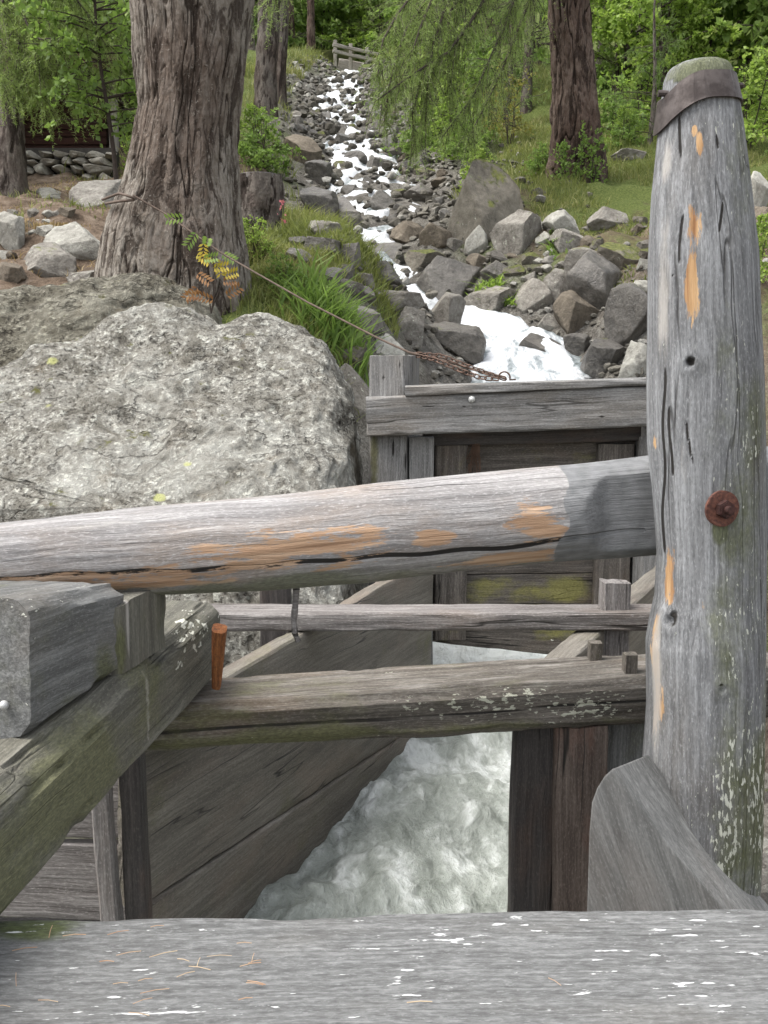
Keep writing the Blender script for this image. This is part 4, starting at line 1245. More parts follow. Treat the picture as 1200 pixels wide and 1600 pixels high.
NAMED = [
 (635, 506, 66, 54, RK_DRY, 'rounded brownish grey rock left of the white pool, between two darker rocks', .2),
 (692, 486, 66, 56, RK_DRY, 'upright pointed grey rock at the left end of the white pool', -.1),
 (711, 531, 88, 54, RK_WET, 'wide dark rock in front of the white pool, nearest on its left side', 0),
 (596, 541, 70, 38, RK_PALE, 'low pale rock just behind the top of the sluice frame post', 0),
 (617, 473, 88, 44, RK_DRY, 'broad flat grey rock upstream of the two rocks by the white pool', .1),
 (702, 437, 92, 66, RK_WET, 'big slanted dark slab between the two small falls', -.35),
 (601, 426, 52, 34, RK_WET, 'dark brown rock splitting the fall into two white tongues', .1),
 (772, 469, 82, 44, RK_DRY, 'flat grey rock above the head of the white pool', 0),
 (836, 464, 60, 54, RK_DRY, 'pointed grey rock standing behind the white pool', .2),
 (872, 448, 54, 54, RK_DRY, 'rounded light rock next to the pointed one behind the pool', 0),
 (938, 440, 104, 100, RK_WET, 'large dark angular rock left of the tall post', .15),
 (906, 486, 72, 62, RK_BROWN, 'rust brown rock above the right end of the white pool', 0),
 (985, 497, 70, 100, RK_WET, 'dark wet block of rock low beside the tall post', 0),
 (851, 551, 92, 54, RK_WET, 'dark rounded rock standing in the white pool', .1),
 (908, 541, 50, 36, RK_WET, 'small dark rock at the right rim of the white pool', 0),
 (950, 556, 72, 54, RK_WET, 'dark tilted rock right of the white pool, above the gate lintel', .2),
 (1000, 563, 58, 56, RK_PALE, 'pale buff rock touching the tall post above the gate lintel', 0),
 (862, 582, 58, 24, RK_WET, 'low wet stone just above the gate lintel', 0),
 (546, 562, 56, 42, RK_MOSS, 'mossy grey rock between the big boulder and the sluice post', 0),
 (556, 610, 50, 80, RK_DRY, 'grey rock wedged between the boulder and the sluice frame', .3),
 (562, 500, 66, 46, RK_DRY, 'grey rock under the cable, at the foot of the grassy bank', 0),
 (504, 388, 66, 30, RK_WET, 'flat dark slab left of the lower fall', .1),
 (757, 316, 124, 130, RK_MOSS, 'largest mossy boulder right of the cascade, left of the red-barked tree', 0),
 (812, 366, 76, 74, RK_DRY, 'grey angular rock in front of the mossy boulder', .1),
 (745, 378, 36, 48, RK_PALE, 'narrow pale upright rock below the mossy boulder', 0),
 (880, 352, 58, 46, RK_PALE, 'whitish rock at the foot of the red-barked tree', .1),
 (950, 340, 66, 36, RK_DRY, 'long grey rock right of the red-barked tree foot', -.25),
 (889, 374, 50, 36, RK_DRY, 'squat grey rock below the whitish rock at the tree foot', 0),
 (912, 414, 62, 52, RK_DRY, 'grey rock with a flat face above the large dark angular rock', 0),
 (972, 400, 76, 46, RK_MOSS, 'rock with a yellow-green moss cap beside the tall post', 0),
 (985, 240, 56, 20, RK_DRY, 'flat grey stone in the grass right of the red-barked tree', 0),
 (1187, 300, 46, 62, RK_PALE, 'pale rock at the right edge behind the tall post', 0),
 (1193, 345, 44, 46, RK_BROWN, 'brown rock at the right edge under the pale one', 0),
 (539, 332, 78, 54, RK_WET, 'large smooth dark rock left of the middle of the cascade', 0),
 (497, 318, 58, 52, RK_WET, 'dark rounded rock left behind the large smooth one', 0),
 (597, 313, 46, 30, RK_WET, 'dark rock standing midstream where the cascade divides', 0),
 (507, 359, 56, 34, RK_DRY, 'grey rock below the large smooth dark one', .1),
 (546, 397, 34, 34, RK_WET, 'dark upright stone at the left lip of the lower fall', 0),
 (603, 400, 78, 44, RK_WET, 'wide brown-black rock right of the lower fall', -.15),
 (664, 404, 66, 34, RK_MOSS, 'moss-topped flat rock right of the lower fall', -.2),
 (684, 369, 54, 44, RK_BROWN, 'tan rock below the left side of the mossy boulder', -.2),
 (641, 360, 54, 34, RK_BROWN, 'tan slanting rock close to the right bank of the cascade', -.35),
 (659, 301, 54, 32, RK_WET, 'dark flat rock on the right bank halfway up the cascade', 0),
 (596, 257, 46, 27, RK_WET, 'dark rock at the right of the upper cascade split', 0),
 (557, 248, 38, 27, RK_WET, 'dark rock in the middle of the upper cascade split', 0),
 (472, 232, 62, 50, RK_BROWN, 'brown mossy rock left of the upper cascade', 0),
 (500, 272, 50, 40, RK_WET, 'dark rock on the left bank above the large smooth rock', 0),
 (538, 219, 40, 24, RK_WET, 'small dark rock under the topmost straight fall', 0),
 (611, 223, 36, 24, RK_WET, 'dark rock on the right bank beside the upper fall', 0),
 (122, 378, 100, 66, RK_PALE, 'smooth yellowish rock at the left foot of the large left trunk', -.2),
 (8, 362, 52, 62, RK_PALE, 'pale rock cut by the left edge of the view', 0),
 (62, 405, 92, 56, RK_DRY, 'grey sloping rock above the ledge at far left', -.2),
 (14, 428, 44, 36, RK_BROWN, 'rounded brown stone at the far left above the ledge', 0),
 (148, 302, 88, 48, RK_DRY, 'grey boulder in front of the stone wall, left of the large trunk', 0),
 (73, 302, 54, 18, RK_PALE, 'flat white slab at the foot of the stone wall', 0),
 (150, 432, 130, 30, RK_DRY, 'long flat slab under the yellowish rock', 0),
]
for k, (px, py, w, h, m, lab, rot) in enumerate(NAMED):
    rock(px, py, w, h, m, lab, None, shape=(k * 5) % 16, rot=rot)

# smaller tumbled rocks along the stream, drawn bank by bank
taken = [(a[0], a[1], max(a[2], a[3])) for a in NAMED]


def fill(n, polyfn, size, mats, label, group, seed, ytest=None):
    rr = random.Random(seed); c = 0; tries = 0
    while c < n and tries < n * 40:
        tries += 1
        px, py = polyfn(rr)
        s = size(py) * rr.uniform(.55, 1.3)
        if any(abs(px - a) < (q * .42 + s * .2) and abs(py - b) < (q * .38 + s * .2) for a, b, q in taken): continue
        taken.append((px, py, s * .8)); c += 1
        rock(px, py, s, s * rr.uniform(.5, .8), rr.choice(mats), label, group)


def strip(x0fn, x1fn, y0, y1):
    def f(rr):
        py = y0 + (y1 - y0) * rr.random() ** .8
        return rr.uniform(x0fn(py), x1fn(py)), py
    return f


sx = lambda py: np.interp(py, [130, 150, 190, 240, 280, 320, 350, 390, 430, 460, 480, 560], [545, 538, 522, 555, 578, 600, 590, 560, 580, 680, 760, 830])
sz_ = lambda py: np.interp(py, [130, 200, 300, 400, 500, 600], [11, 17, 27, 36, 46, 56])
fill(48, strip(lambda y: sx(y) - np.interp(y, [130, 300, 450, 560], [55, 105, 100, 240]), lambda y: sx(y) - np.interp(y, [130, 300, 450, 560], [12, 26, 40, 110]), 150, 530), sz_, [RK_WET, RK_DRY, RK_WET, RK_BROWN, RK_MOSS], 'small tumbled rock on the left bank of the cascade', 'rocks on the left bank', 1)
fill(85, strip(lambda y: sx(y) + np.interp(y, [130, 300, 450, 560], [16, 32, 60, 90]), lambda y: sx(y) + np.interp(y, [130, 300, 450, 560], [75, 130, 260, 180]), 150, 540), sz_, [RK_WET, RK_DRY, RK_WET, RK_DRY, RK_BROWN, RK_MOSS], 'small tumbled rock on the right bank of the cascade', 'rocks on the right bank', 2)
fill(48, strip(lambda y: sx(y) - np.interp(y, [130, 300, 560], [14, 28, 60]), lambda y: sx(y) + np.interp(y, [130, 300, 560], [16, 30, 60]), 145, 470), lambda y: sz_(y) * .6, [RK_WET], 'small dark rock washed by the white water of the cascade', 'rocks in the stream', 3)
fill(30, strip(lambda y: 800, lambda y: 1010, 345, 470), sz_, [RK_DRY, RK_PALE, RK_MOSS, RK_BROWN], 'small rock on the stony slope below the red-barked tree', 'rocks on the right slope', 4)
fill(34, strip(lambda y: 445, lambda y: 545, 92, 150), lambda y: 11, [RK_PALE, RK_PALE, RK_DRY], 'small pale stone on the grassy slope below the far railing', 'pale stones on the far slope', 5)
fill(14, strip(lambda y: 0, lambda y: 165, 330, 420), lambda y: 24, [RK_DRY, RK_PALE, RK_BROWN], 'small stone on the needle covered ground at far left', 'stones at far left', 6)
for k in range(9):
    px = 1186 + random.uniform(0, 40); py = 1240 + k * 24
    rock(px, py, 60, 46, random.choice([RK_DRY, RK_PALE, RK_WET]), 'stone in the dark gap right of the foot of the tall post', 'stones right of the post', Y=3.4 - k * .1)

# ------------------------------------------------------------------ trees
def trunk(name, prof, parent, mat, amp=.03, M=150, nz=220, seed=1, zfreq=.28, cell=9., flare=None):
    """prof: list of (centre xyz, radius) bottom to top"""
    c = np.array([p[0] for p in prof], float); r = np.array([p[1] for p in prof], float)
    t = np.linspace(0, 1, len(prof)); tt = np.linspace(0, 1, nz) ** 1.0
    cz = np.stack([np.interp(tt, t, c[:, k]) for k in range(3)], -1); rr = np.interp(tt, t, r)
    for _ in range(6):
        cz[1:-1] = (cz[:-2] + 2 * cz[1:-1] + cz[2:]) / 4; rr[1:-1] = (rr[:-2] + 2 * rr[1:-1] + rr[2:]) / 4
    a = np.linspace(0, 2 * np.pi, M, endpoint=False)
    D = np.stack([np.cos(a), np.sin(a)], -1)
    V = np.zeros((nz, M, 3))
    V[..., :2] = cz[:, None, :2] + rr[:, None, None] * D[None]
    V[..., 2] = cz[:, None, 2]
    rm = rr.mean()
    q = np.stack([np.broadcast_to(D[:, 0] * rm, (nz, M)), np.broadcast_to(D[:, 1] * rm, (nz, M)), np.broadcast_to(cz[:, None, 2], (nz, M))], -1)
    warp = fbm(q * np.array([3, 3, 1.5]), 2, seed + 30)[..., None] * np.array([.05, .05, .2])
    q2 = (q + warp) * np.array([cell, cell, cell * zfreq])
    n1 = np.abs(fbm(q2, 3, seed)); crev = np.exp(-(n1 / .036) ** 2)
    n2 = np.abs(fbm(q2 * np.array([1.9, 1.9, 2.4]) + 7, 2, seed + 3)); crev2 = np.exp(-(n2 / .06) ** 2)
    plate = fbm(q2 * .9, 3, seed + 7)
    pl = fbm((q + warp * .5) * np.array([13, 13, 4.5]), 3, seed + 15) * 5 + 10
    pf = pl - np.floor(pl)
    d = (np.floor(pl) - 10 + sstep(.72, 1, pf)) / 5 * amp * .95 + amp * (-crev * .9 - crev2 * .4 + plate * .3) + fbm(q * np.array([1.6, 1.6, .8]), 3, seed + 11) * rm * .09
    fl = np.interp(tt, [0, .12, .3], [1, .35, 0])[:, None] * (flare or 0) * (.5 + .9 * np.sin(a * 2.5 + seed)[None] ** 2)
    d = d + fl
    V[..., :2] += d[..., None] * D[None]
    base = world_loc(parent)
    V = V - np.array(base)
    me_at = {'crev': np.clip(crev + crev2 * .5, 0, 1)}
    return obj_np(name, V.reshape(-1, 3), [grid_faces(nz, M, True)], mat, parent, Matrix.Translation(base), True, me_at)


def px_prof(rows, Y, zlow=None, top=None):
    """rows (py, left px, right px) top to bottom -> profile bottom to top"""
    out = []
    for (py, l, r) in rows[::-1]:
        out.append((P((l + r) / 2, py, Y), (r - l) / 2 * mpp(py, Y)))
    if top:
        c, r = out[-1]; c0, _ = out[-2]
        dv = (c - c0) / (c[2] - c0[2])
        nrow = 8
        for k in range(1, nrow + 1):
            z = c[2] + (top - c[2]) * k / nrow
            out.append((np.array([c[0] + dv[0] * .3 * (z - c[2]), c[1], z]), r * (1 - .75 * k / nrow)))
    return out


# foliage generators return arrays relative to the tree base
def branches(rg, z0, z1, n, lenf, droop, r0=0.0, az=None, el=0.15, seg=9):
    out = []
    for k in range(n):
        z = rg.uniform(z0, z1) if n > 1 else z0
        a = rg.uniform(0, 2 * np.pi) if az is None else rg.uniform(*az)
        L = lenf((z - z0) / max(z1 - z0, 1e-3)) * rg.uniform(.75, 1.2)
        t = np.linspace(0, 1, seg)
        wig = np.cumsum(rg.normal(0, .03, (seg, 3)), 0) * L
        r = r0 + L * t
        p = np.stack([np.cos(a) * r, np.sin(a) * r, z + el * L * t - droop * L * t ** 2], -1) + wig * t[:, None]
        out.append((p, L))
    return out


def sprays(rg, brs, twigs, tl, needles, nl, nw, down=.6, leaf=False, tmin=.15, spread=1.0):
    """needles or leaves on short twigs along branches"""
    VV = []; bagw = Bag()
    for p, L in brs:
        V, Q = tube(p, np.linspace(.02, .004, len(p)) * (L / 2) ** .7, 5); bagw.add(V, Q)
        nt = max(3, int(twigs * L))
        t = tmin + (1 - tmin) * rg.random(nt)
        ti = t * (len(p) - 1); i0 = np.minimum(ti.astype(int), len(p) - 2); fr = (ti - i0)[:, None]
        base = p[i0] * (1 - fr) + p[i0 + 1] * fr
        tang = p[i0 + 1] - p[i0]; tang /= np.linalg.norm(tang, axis=1)[:, None]
        d = rg.normal(0, 1, (nt, 3)) * spread + tang * .7 + np.array([0, 0, -down])
        d /= np.linalg.norm(d, axis=1)[:, None]
        ln = tl * rg.uniform(.5, 1.3, nt) * (1.1 - .5 * t)
        s = rg.random((nt, needles))
        pos = base[:, None] + d[:, None] * (ln[:, None] * s)[..., None]
        pos[..., 2] -= (down * .35 * (ln[:, None] * s) ** 2 / tl)
        nd_ = rg.normal(0, 1, (nt, needles, 3)) + d[:, None] * .6
        nd_ /= np.linalg.norm(nd_, axis=-1, keepdims=True)
        VV.append((pos.reshape(-1, 3), nd_.reshape(-1, 3)))
        for k in range(0, nt, 2):
            V, Q = tube(np.array([base[k], base[k] + d[k] * ln[k] * .5, base[k] + d[k] * ln[k] - np.array([0, 0, down * .3 * ln[k]])]), [.004, .003, .0015], 3); bagw.add(V, Q)
    pos = np.concatenate([a for a, b in VV]); d = np.concatenate([b for a, b in VV])
    n = len(pos)
    side = np.cross(d, rg.normal(0, 1, (n, 3))); side /= np.linalg.norm(side, axis=1)[:, None] + 1e-9
    sc = rg.uniform(.6, 1.3, n)[:, None]
    if leaf:
        V = np.stack([pos, pos + d * nl * sc * .5 + side * nw * sc * .5, pos + d * nl * sc, pos + d * nl * sc * .45 - side * nw * sc * .5], 1).reshape(-1, 3)
        Fc = np.arange(n * 4).reshape(-1, 4)
    else:
        V = np.stack([pos - side * nw * .5, pos + side * nw * .5, pos + d * nl * sc], 1).reshape(-1, 3)
        Fc = np.arange(n * 3).reshape(-1, 3)
    return V, Fc, bagw


def crown(name, parent, V, Fc, mat, loc=None):
    return obj_np(name, V, [Fc], mat, parent, Matrix.Translation(loc or world_loc(parent)), False)


def copy_tree(o, parent=None):
    c = o.copy(); COL.objects.link(c)
    if parent is not None: c.parent = parent
    for ch in list(o.children): copy_tree(ch, c)
    return c


# --- big left larch
YT = 6.5
rows = [(-40, 207, 402), (0, 207, 396), (100, 212, 386), (170, 214, 376), (230, 203, 372), (290, 190, 374), (340, 172, 378), (375, 162, 381), (410, 158, 384), (470, 155, 388), (560, 150, 392)]
prof = px_prof(rows, YT, top=11.)
bt = empty('larch_tree', prof[0][0], 'massive larch trunk with flaking grey bark at upper left, behind the boulder', 'tree')
trunk('trunk', prof, bt, BARK, amp=.022, M=600, nz=860, seed=13, cell=13, zfreq=.10, flare=.06)
rg = np.random.default_rng(21)
brs = branches(rg, 5.5, 11, 34, lambda t: 2.6 * (1 - .5 * t), .35, .2)
off = prof[6][0] - prof[0][0]
brs = [(p + np.array([off[0] + .25, 0, 0]), L) for p, L in brs]
V, Fc, bw = sprays(rg, brs, 9, .4, 26, .05, .006)
crown('crown', bt, V, Fc, LARCH); crown('branches', bt, bw.verts(), bw.faces()[0], TWIG)

# --- red-barked larch on the right with the long hanging branch
YR = 13.4
rows = [(-30, 856, 918), (0, 857, 920), (60, 860, 924), (130, 862, 931), (200, 861, 938), (250, 858, 946), (290, 855, 946), (330, 850, 945), (370, 848, 945)]
prof = px_prof(rows, YR, top=15.)
rt = empty('larch_tree', prof[0][0], 'red-brown barked larch standing among rocks, left of the tall post', 'tree')
trunk('trunk', prof, rt, BARK2, amp=.035, M=220, nz=420, seed=17, cell=8, zfreq=.16, flare=.05)
bz = np.array(world_loc(rt))
limbs = []


def limb(pxs, L=None):
    p = polyline([np.array(P(*q)) - bz for q in pxs], 12); limbs.append((p, L or np.linalg.norm(p[-1] - p[0])))


limb([(880, -190, 13.2), (800, -80, 12.6), (745, 20, 12.0), (700, 82, 11.5), (650, 112, 11.1), (585, 160, 10.8)])
limb([(745, 20, 12.0), (715, 60, 11.7), (702, 95, 11.6), (705, 150, 11.5)])
limb([(880, -260, 13.2), (760, -140, 12.4), (660, -30, 11.6), (600, 50, 11.0), (590, 120, 10.8)])
limb([(880, -230, 13.2), (740, -130, 12.2), (690, -40, 11.6), (650, 60, 11.2), (625, 150, 11.)])
limb([(880, -150, 13.2), (820, -40, 12.8), (780, 60, 12.4), (740, 150, 12.0), (690, 215, 11.8)])
limb([(880, -220, 13.2), (720, -60, 12.4), (640, 30, 11.8), (610, 120, 11.3), (600, 190, 11.1)])
limb([(880, -200, 13.2), (760, -60, 12.3), (700, 20, 11.9), (660, 110, 11.5), (640, 200, 11.3), (650, 240, 11.3)])
limb([(870, -120, 13.3), (820, 20, 13.0), (780, 120, 12.7), (730, 220, 12.4)])
limb([(880, -300, 13.2), (640, -200, 12.0), (530, -130, 11.2), (450, -60, 10.8), (420, 10, 10.7)])
limb([(880, -260, 13.2), (760, -100, 12.2), (700, 0, 11.6), (670, 90, 11.3), (665, 190, 11.2)])
rg = np.random.default_rng(22)
V, Fc, bw = sprays(rg, limbs, 70, .5, 44, .042, .0055, down=1.1, tmin=.1, spread=.8)
crown('crown', rt, V, Fc, LARCH)
crown('branches', rt, bw.verts(), bw.faces()[0], TWIG)
# leafy sprigs climbing its foot
rg = np.random.default_rng(23)
brs = [(polyline([P(x, 332, YR - .45) - bz, P(x + dx, 260, YR - .5) - bz, P(x + dx * 1.8, 200 + 30 * rg.random(), YR - .48) - bz], 8), .9) for x, dx in ((885, -2), (900, 8), (915, 10), (890, 12), (925, 6), (875, 4))]
V, Fc, bw = sprays(rg, brs, 30, .2, 8, .045, .03, down=.1, leaf=True)
sp_ = empty('climbing_sprigs', P(900, 335, YR - .45), 'thin leafy sprigs growing up against the foot of the red-barked larch', 'plant')
o = crown('leaves', sp_, V, Fc, ALDER, Vector(bz)); crown('stems', sp_, bw.verts(), bw.faces()[0], TWIG, Vector(bz))


# --- other visible trunks
def plain_tree(name, rows, Y, mat, label, seed, top=12, crownz=None, needles=LARCH, group=None, cl=1.6, nb=26):
    prof = px_prof(rows, Y, top=top + P(600, rows[0][0], Y)[2] * 0)
    t = empty(name, prof[0][0], label, 'tree', group)
    trunk('trunk', prof, t, mat, amp=.02, M=90, nz=160, seed=seed, cell=11, zfreq=.15, flare=.03)
    rg = np.random.default_rng(seed)
    z0 = (crownz if crownz is not None else P(600, -10, Y)[2]) - prof[0][0][2]
    c = np.array(prof[-1][0]) - prof[0][0]
    brs = branches(rg, z0, top - prof[0][0][2], nb, lambda t_: cl * (1.1 - .8 * t_), .35)
    brs = [(p + np.array([c[0] * .6, 0, 0]), L) for p, L in brs]
    V, Fc, bw = sprays(rg, brs, 9, .4, 24, .06, .009, down=.7)
    crown('crown', t, V, Fc, needles); crown('branches', t, bw.verts(), bw.faces()[0], TWIG)
    return t


plain_tree('larch_tree', [(-10, 405, 438), (60, 402, 436), (120, 398, 432), (180, 398, 434), (215, 396, 440)], 19., BARK3, 'grey-brown larch trunk half hidden behind the massive left trunk', 41, top=14, crownz=9)
plain_tree('larch_tree', [(-10, 432, 452), (60, 430, 450), (120, 424, 446), (190, 420, 446)], 21., BARK3, 'slimmer grey trunk close behind the half hidden larch', 42, top=15, crownz=10)
plain_tree('pine_tree', [(-10, 480, 491), (60, 480, 492), (112, 479, 493)], 36., BARK2, 'slender straight reddish trunk beside the far railing', 43, top=20, crownz=13.5)
plain_tree('larch_tree', [(60, 2, 34), (200, 0, 36), (260, -3, 40), (310, -8, 44), (335, -10, 48)], 10.5, BARK3, 'grey larch trunk at the left edge beside the stone wall', 44, top=9, crownz=2.6)
plain_tree('larch_tree', [(-20, 1187, 1216), (60, 1186, 1217), (190, 1182, 1222)], 19., BARK2, 'dark trunk cut by the right edge of the view', 45, top=15, crownz=9)

# hanging boughs of the left edge larch
le = [o for o in COL.objects if o.get('label', '').startswith('grey larch trunk at the left edge')][0]
lz = np.array(world_loc(le)); limbs = []
for q in ([(15, -60, 10.4), (50, -40, 10.0), (85, 30, 9.8), (100, 110, 9.7)], [(15, -80, 10.4), (70, -50, 9.8), (130, 10, 9.5), (165, 70, 9.4)], [(15, 0, 10.3), (40, 30, 9.9), (60, 90, 9.7), (65, 160, 9.6)], [(15, -20, 10.3), (-5, 20, 9.8), (-10, 80, 9.6), (5, 140, 9.5)],
          [(15, -120, 10.4), (110, -90, 10.2), (185, -20, 10.), (200, 60, 10.)], [(15, 30, 10.3), (30, 60, 9.9), (25, 110, 9.7), (28, 165, 9.6)], [(15, -40, 10.4), (60, 0, 10.4), (105, 60, 10.5), (135, 130, 10.5)],
          [(15, 20, 10.4), (60, 60, 10.4), (95, 110, 10.4), (120, 165, 10.4)], [(15, 40, 10.4), (45, 90, 10.1), (70, 130, 10.0), (80, 175, 10.)], [(15, -100, 10.4), (120, -60, 10.8), (180, 30, 11.), (190, 130, 11.)], [(15, -60, 10.4), (100, -10, 10.9), (150, 70, 11.2), (165, 165, 11.3)]):
    limb2 = polyline([np.array(P(*c)) - lz for c in q], 12); limbs.append((limb2, np.linalg.norm(limb2[-1] - limb2[0])))
V, Fc, bw = sprays(np.random.default_rng(46), limbs, 70, .42, 60, .04, .006, down=1.0, tmin=.05, spread=.9)
for ch in list(le.children):
    if ch.name.startswith(('crown', 'branches')):
        me = ch.data; cv = np.empty(len(me.vertices) * 3, np.float32); me.vertices.foreach_get('co', cv); cv = cv.reshape(-1, 3)
        isC = ch.name.startswith('crown'); k_ = 3 if isC else 4
        cf = np.empty(len(me.loops), np.int32); me.loops.foreach_get('vertex_index', cf); cf = cf.reshape(-1, k_)
        v2, f2 = (V, Fc) if isC else (bw.verts(), bw.faces()[0])
        ch.data = mesh_data(ch.name, np.concatenate([cv, v2]), [np.concatenate([cf, np.asarray(f2) + len(cv)])], [LARCH if isC else TWIG], not isC)

# sapling left
sb_ = empty('sapling', P(182, 290, 9.6), 'thin dark sapling stem left of the massive trunk', 'tree')
pts = polyline([P(183, 296, 9.6), P(178, 240, 9.6), P(168, 170, 9.58), P(158, 110, 9.55), P(150, 50, 9.5), P(147, -30, 9.5)], 30) - np.array(world_loc(sb_))
V, Q = tube(pts, np.linspace(.024, .012, 30), 8); obj_np('stem', V, [Q], TWIG, sb_, Matrix.Translation(world_loc(sb_)))
rg = np.random.default_rng(31)
brs = []
for k in range(44):
    i = rg.integers(9, 30); a = rg.uniform(0, 6.28); L = rg.uniform(.4, .8)
    t = np.linspace(0, 1, 7)[:, None]
    brs.append((pts[i] + t * np.array([math.cos(a), math.sin(a), .25]) * L + np.array([0, 0, -.25]) * t ** 2 * L, L))
V, Fc, bw = sprays(rg, brs, 14, .22, 9, .06, .04, down=.3, leaf=True)
crown('leaves', sb_, V, Fc, ALDER); crown('twigs', sb_, bw.verts(), bw.faces()[0], TWIG)


# --- background trees: a few kinds, copied
def proto_larch(seed, h, z0, cl, mat, bark, needles=26, nl=.06, nw=.008, nb=46, droop=.3):
    t = empty('larch_tree', (0, 0, 0))
    prof = [((0.05 * math.sin(k * .9 + seed), .05 * math.cos(k + seed), -.4 + (h + .4) * k / 8), (.16 * h / 9) * (1 - .85 * k / 8)) for k in range(9)]
    trunk('trunk', prof, t, bark, amp=.012, M=28, nz=90, seed=seed, cell=12, zfreq=.16)
    rg = np.random.default_rng(seed)
    V, Fc, bw = sprays(rg, branches(rg, z0, h, nb, lambda q: cl * (1.05 - .9 * q), droop, .05), 11, .42, needles, nl, nw, down=.6)
    crown('crown', t, V, Fc, mat); crown('branches', t, bw.verts(), bw.faces()[0], TWIG)
    return t


def proto_leafy(seed, h, cl, mat, nb=60, ls=.085, stems=3, name='young_tree', leaves=16):
    t = empty(name, (0, 0, 0)); rg = np.random.default_rng(seed)
    bag = Bag(); brs = []
    for s in range(stems):
        a = rg.uniform(0, 6.28); lean = rg.uniform(.05, .22)
        tt = np.linspace(0, 1, 10)[:, None]
        p = np.array([math.cos(a) * lean, math.sin(a) * lean, 1.]) * h * rg.uniform(.75, 1) * tt + np.cumsum(rg.normal(0, .02 * h / 3, (10, 3)), 0) * [1, 1, 0] - np.array([0, 0, .2])
        V, Q = tube(p, np.linspace(.022, .006, 10) * h / 2.5, 6); bag.add(V, Q)
        for k in range(nb // stems):
            i = rg.uniform(.12, .98); b = np.array([np.interp(i, tt[:, 0], p[:, c]) for c in range(3)])
            az = rg.uniform(0, 6.28); L = cl * (1.15 - .75 * i) * rg.uniform(.6, 1.2)
            q = np.linspace(0, 1, 6)[:, None]
            brs.append((b + q * np.array([math.cos(az), math.sin(az), .45]) * L - np.array([0, 0, .35]) * q ** 2 * L, L))
    V, Fc, bw = sprays(rg, brs, 12, .26, leaves, ls, ls * .62, down=.25, leaf=True, tmin=.2)
    crown('crown', t, V, Fc, mat)
    obj_np('stems', bag.verts(), bag.faces(), TWIG, t)
    crown('twigs', t, bw.verts(), bw.faces()[0], TWIG)
    return t


kinds = {'larchA': proto_larch(61, 9, 1.0, 2.2, LARCH, BARK3, nb=64), 'larchB': proto_larch(62, 11, 1.6, 2.4, SPRUCE, BARK2, nb=70, droop=.4),
         'young': proto_larch(63, 5, .3, 1.3, SPRUCE, BARK3, nb=46, droop=.15),
         'birch': proto_leafy(64, 4.2, 1.3, BIRCH, 75), 'alder': proto_leafy(65, 3.2, 1.2, ALDER, 66, .1),
         'shrub': proto_leafy(66, 1.4, .65, ALDER, 40, .07, 5, 'shrub', 12), 'bright_shrub': proto_leafy(67, 1.3, .6, BIRCH, 40, .06, 5, 'shrub', 12),
         'yellow': proto_leafy(68, 1.7, .5, YELLOWING, 30, .055, 4, 'shrub', 9)}
used = set()


def plant(kind, x, y, label, group, s=1., rz=None, cat=None):
    o = kinds[kind]
    if kind in used: o = copy_tree(o)
    used.add(kind)
    o.location = (x, y, float(H(x, y)) - .05); o.scale = (s, s, s * random.uniform(.9, 1.1)); o.rotation_euler = (0, 0, random.uniform(0, 6.28) if rz is None else rz)
    prop(o, label, cat or ('shrub' if 'shrub' in o.name or kind == 'yellow' else 'tree'), group)
    return o


def at(px, Y): return P(px, 400, Y)[0]


for (px, Y, kind, s) in [(40, 14.5, 'birch', 1.0), (120, 16.5, 'birch', 1.15), (205, 15, 'alder', 1.1), (90, 20, 'larchA', .9), (190, 22, 'larchB', .9), (10, 18, 'alder', 1.5), (-60, 13, 'birch', 1.2), (250, 27, 'larchB', 1.), (20, 28, 'larchB', 1.1)]:
    plant(kind, at(px, Y), Y, {'birch': 'bright green young broadleaf tree in the left background', 'alder': 'deep green bushy broadleaf tree in the left background', 'young': 'small young conifer in the left background', 'larchA': 'feathery light green larch in the left background', 'larchB': 'dark green conifer in the left background'}[kind], 'trees in the left background', s)
for (px, Y, kind, s) in [(960, 19, 'birch', 1.1), (1030, 17, 'birch', .95), (1090, 20, 'alder', 1.4), (1150, 18, 'birch', 1.2), (1215, 17, 'alder', 1.4), (985, 23, 'larchA', 1.), (1060, 25, 'larchB', .95), (1140, 26, 'larchA', 1.), (820, 19, 'larchA', .7), (760, 22, 'larchB', .8), (835, 24, 'birch', 1.3), (720, 26, 'larchA', .9), (790, 17.5, 'young', .7), (690, 22, 'young', .9), (930, 21, 'young', 1.1), (1010, 14.8, 'young', .5), (1180, 24, 'larchB', 1.), (900, 27, 'larchB', 1.), (1260, 20, 'larchA', 1.)]:
    plant(kind, at(px, Y), Y, {'birch': 'bright green young broadleaf tree in the right background', 'alder': 'deep green bushy broadleaf tree in the right background', 'young': 'small young conifer on the right slope', 'larchA': 'feathery light green larch in the right background', 'larchB': 'dark green conifer in the right background'}[kind], 'trees in the right background', s)
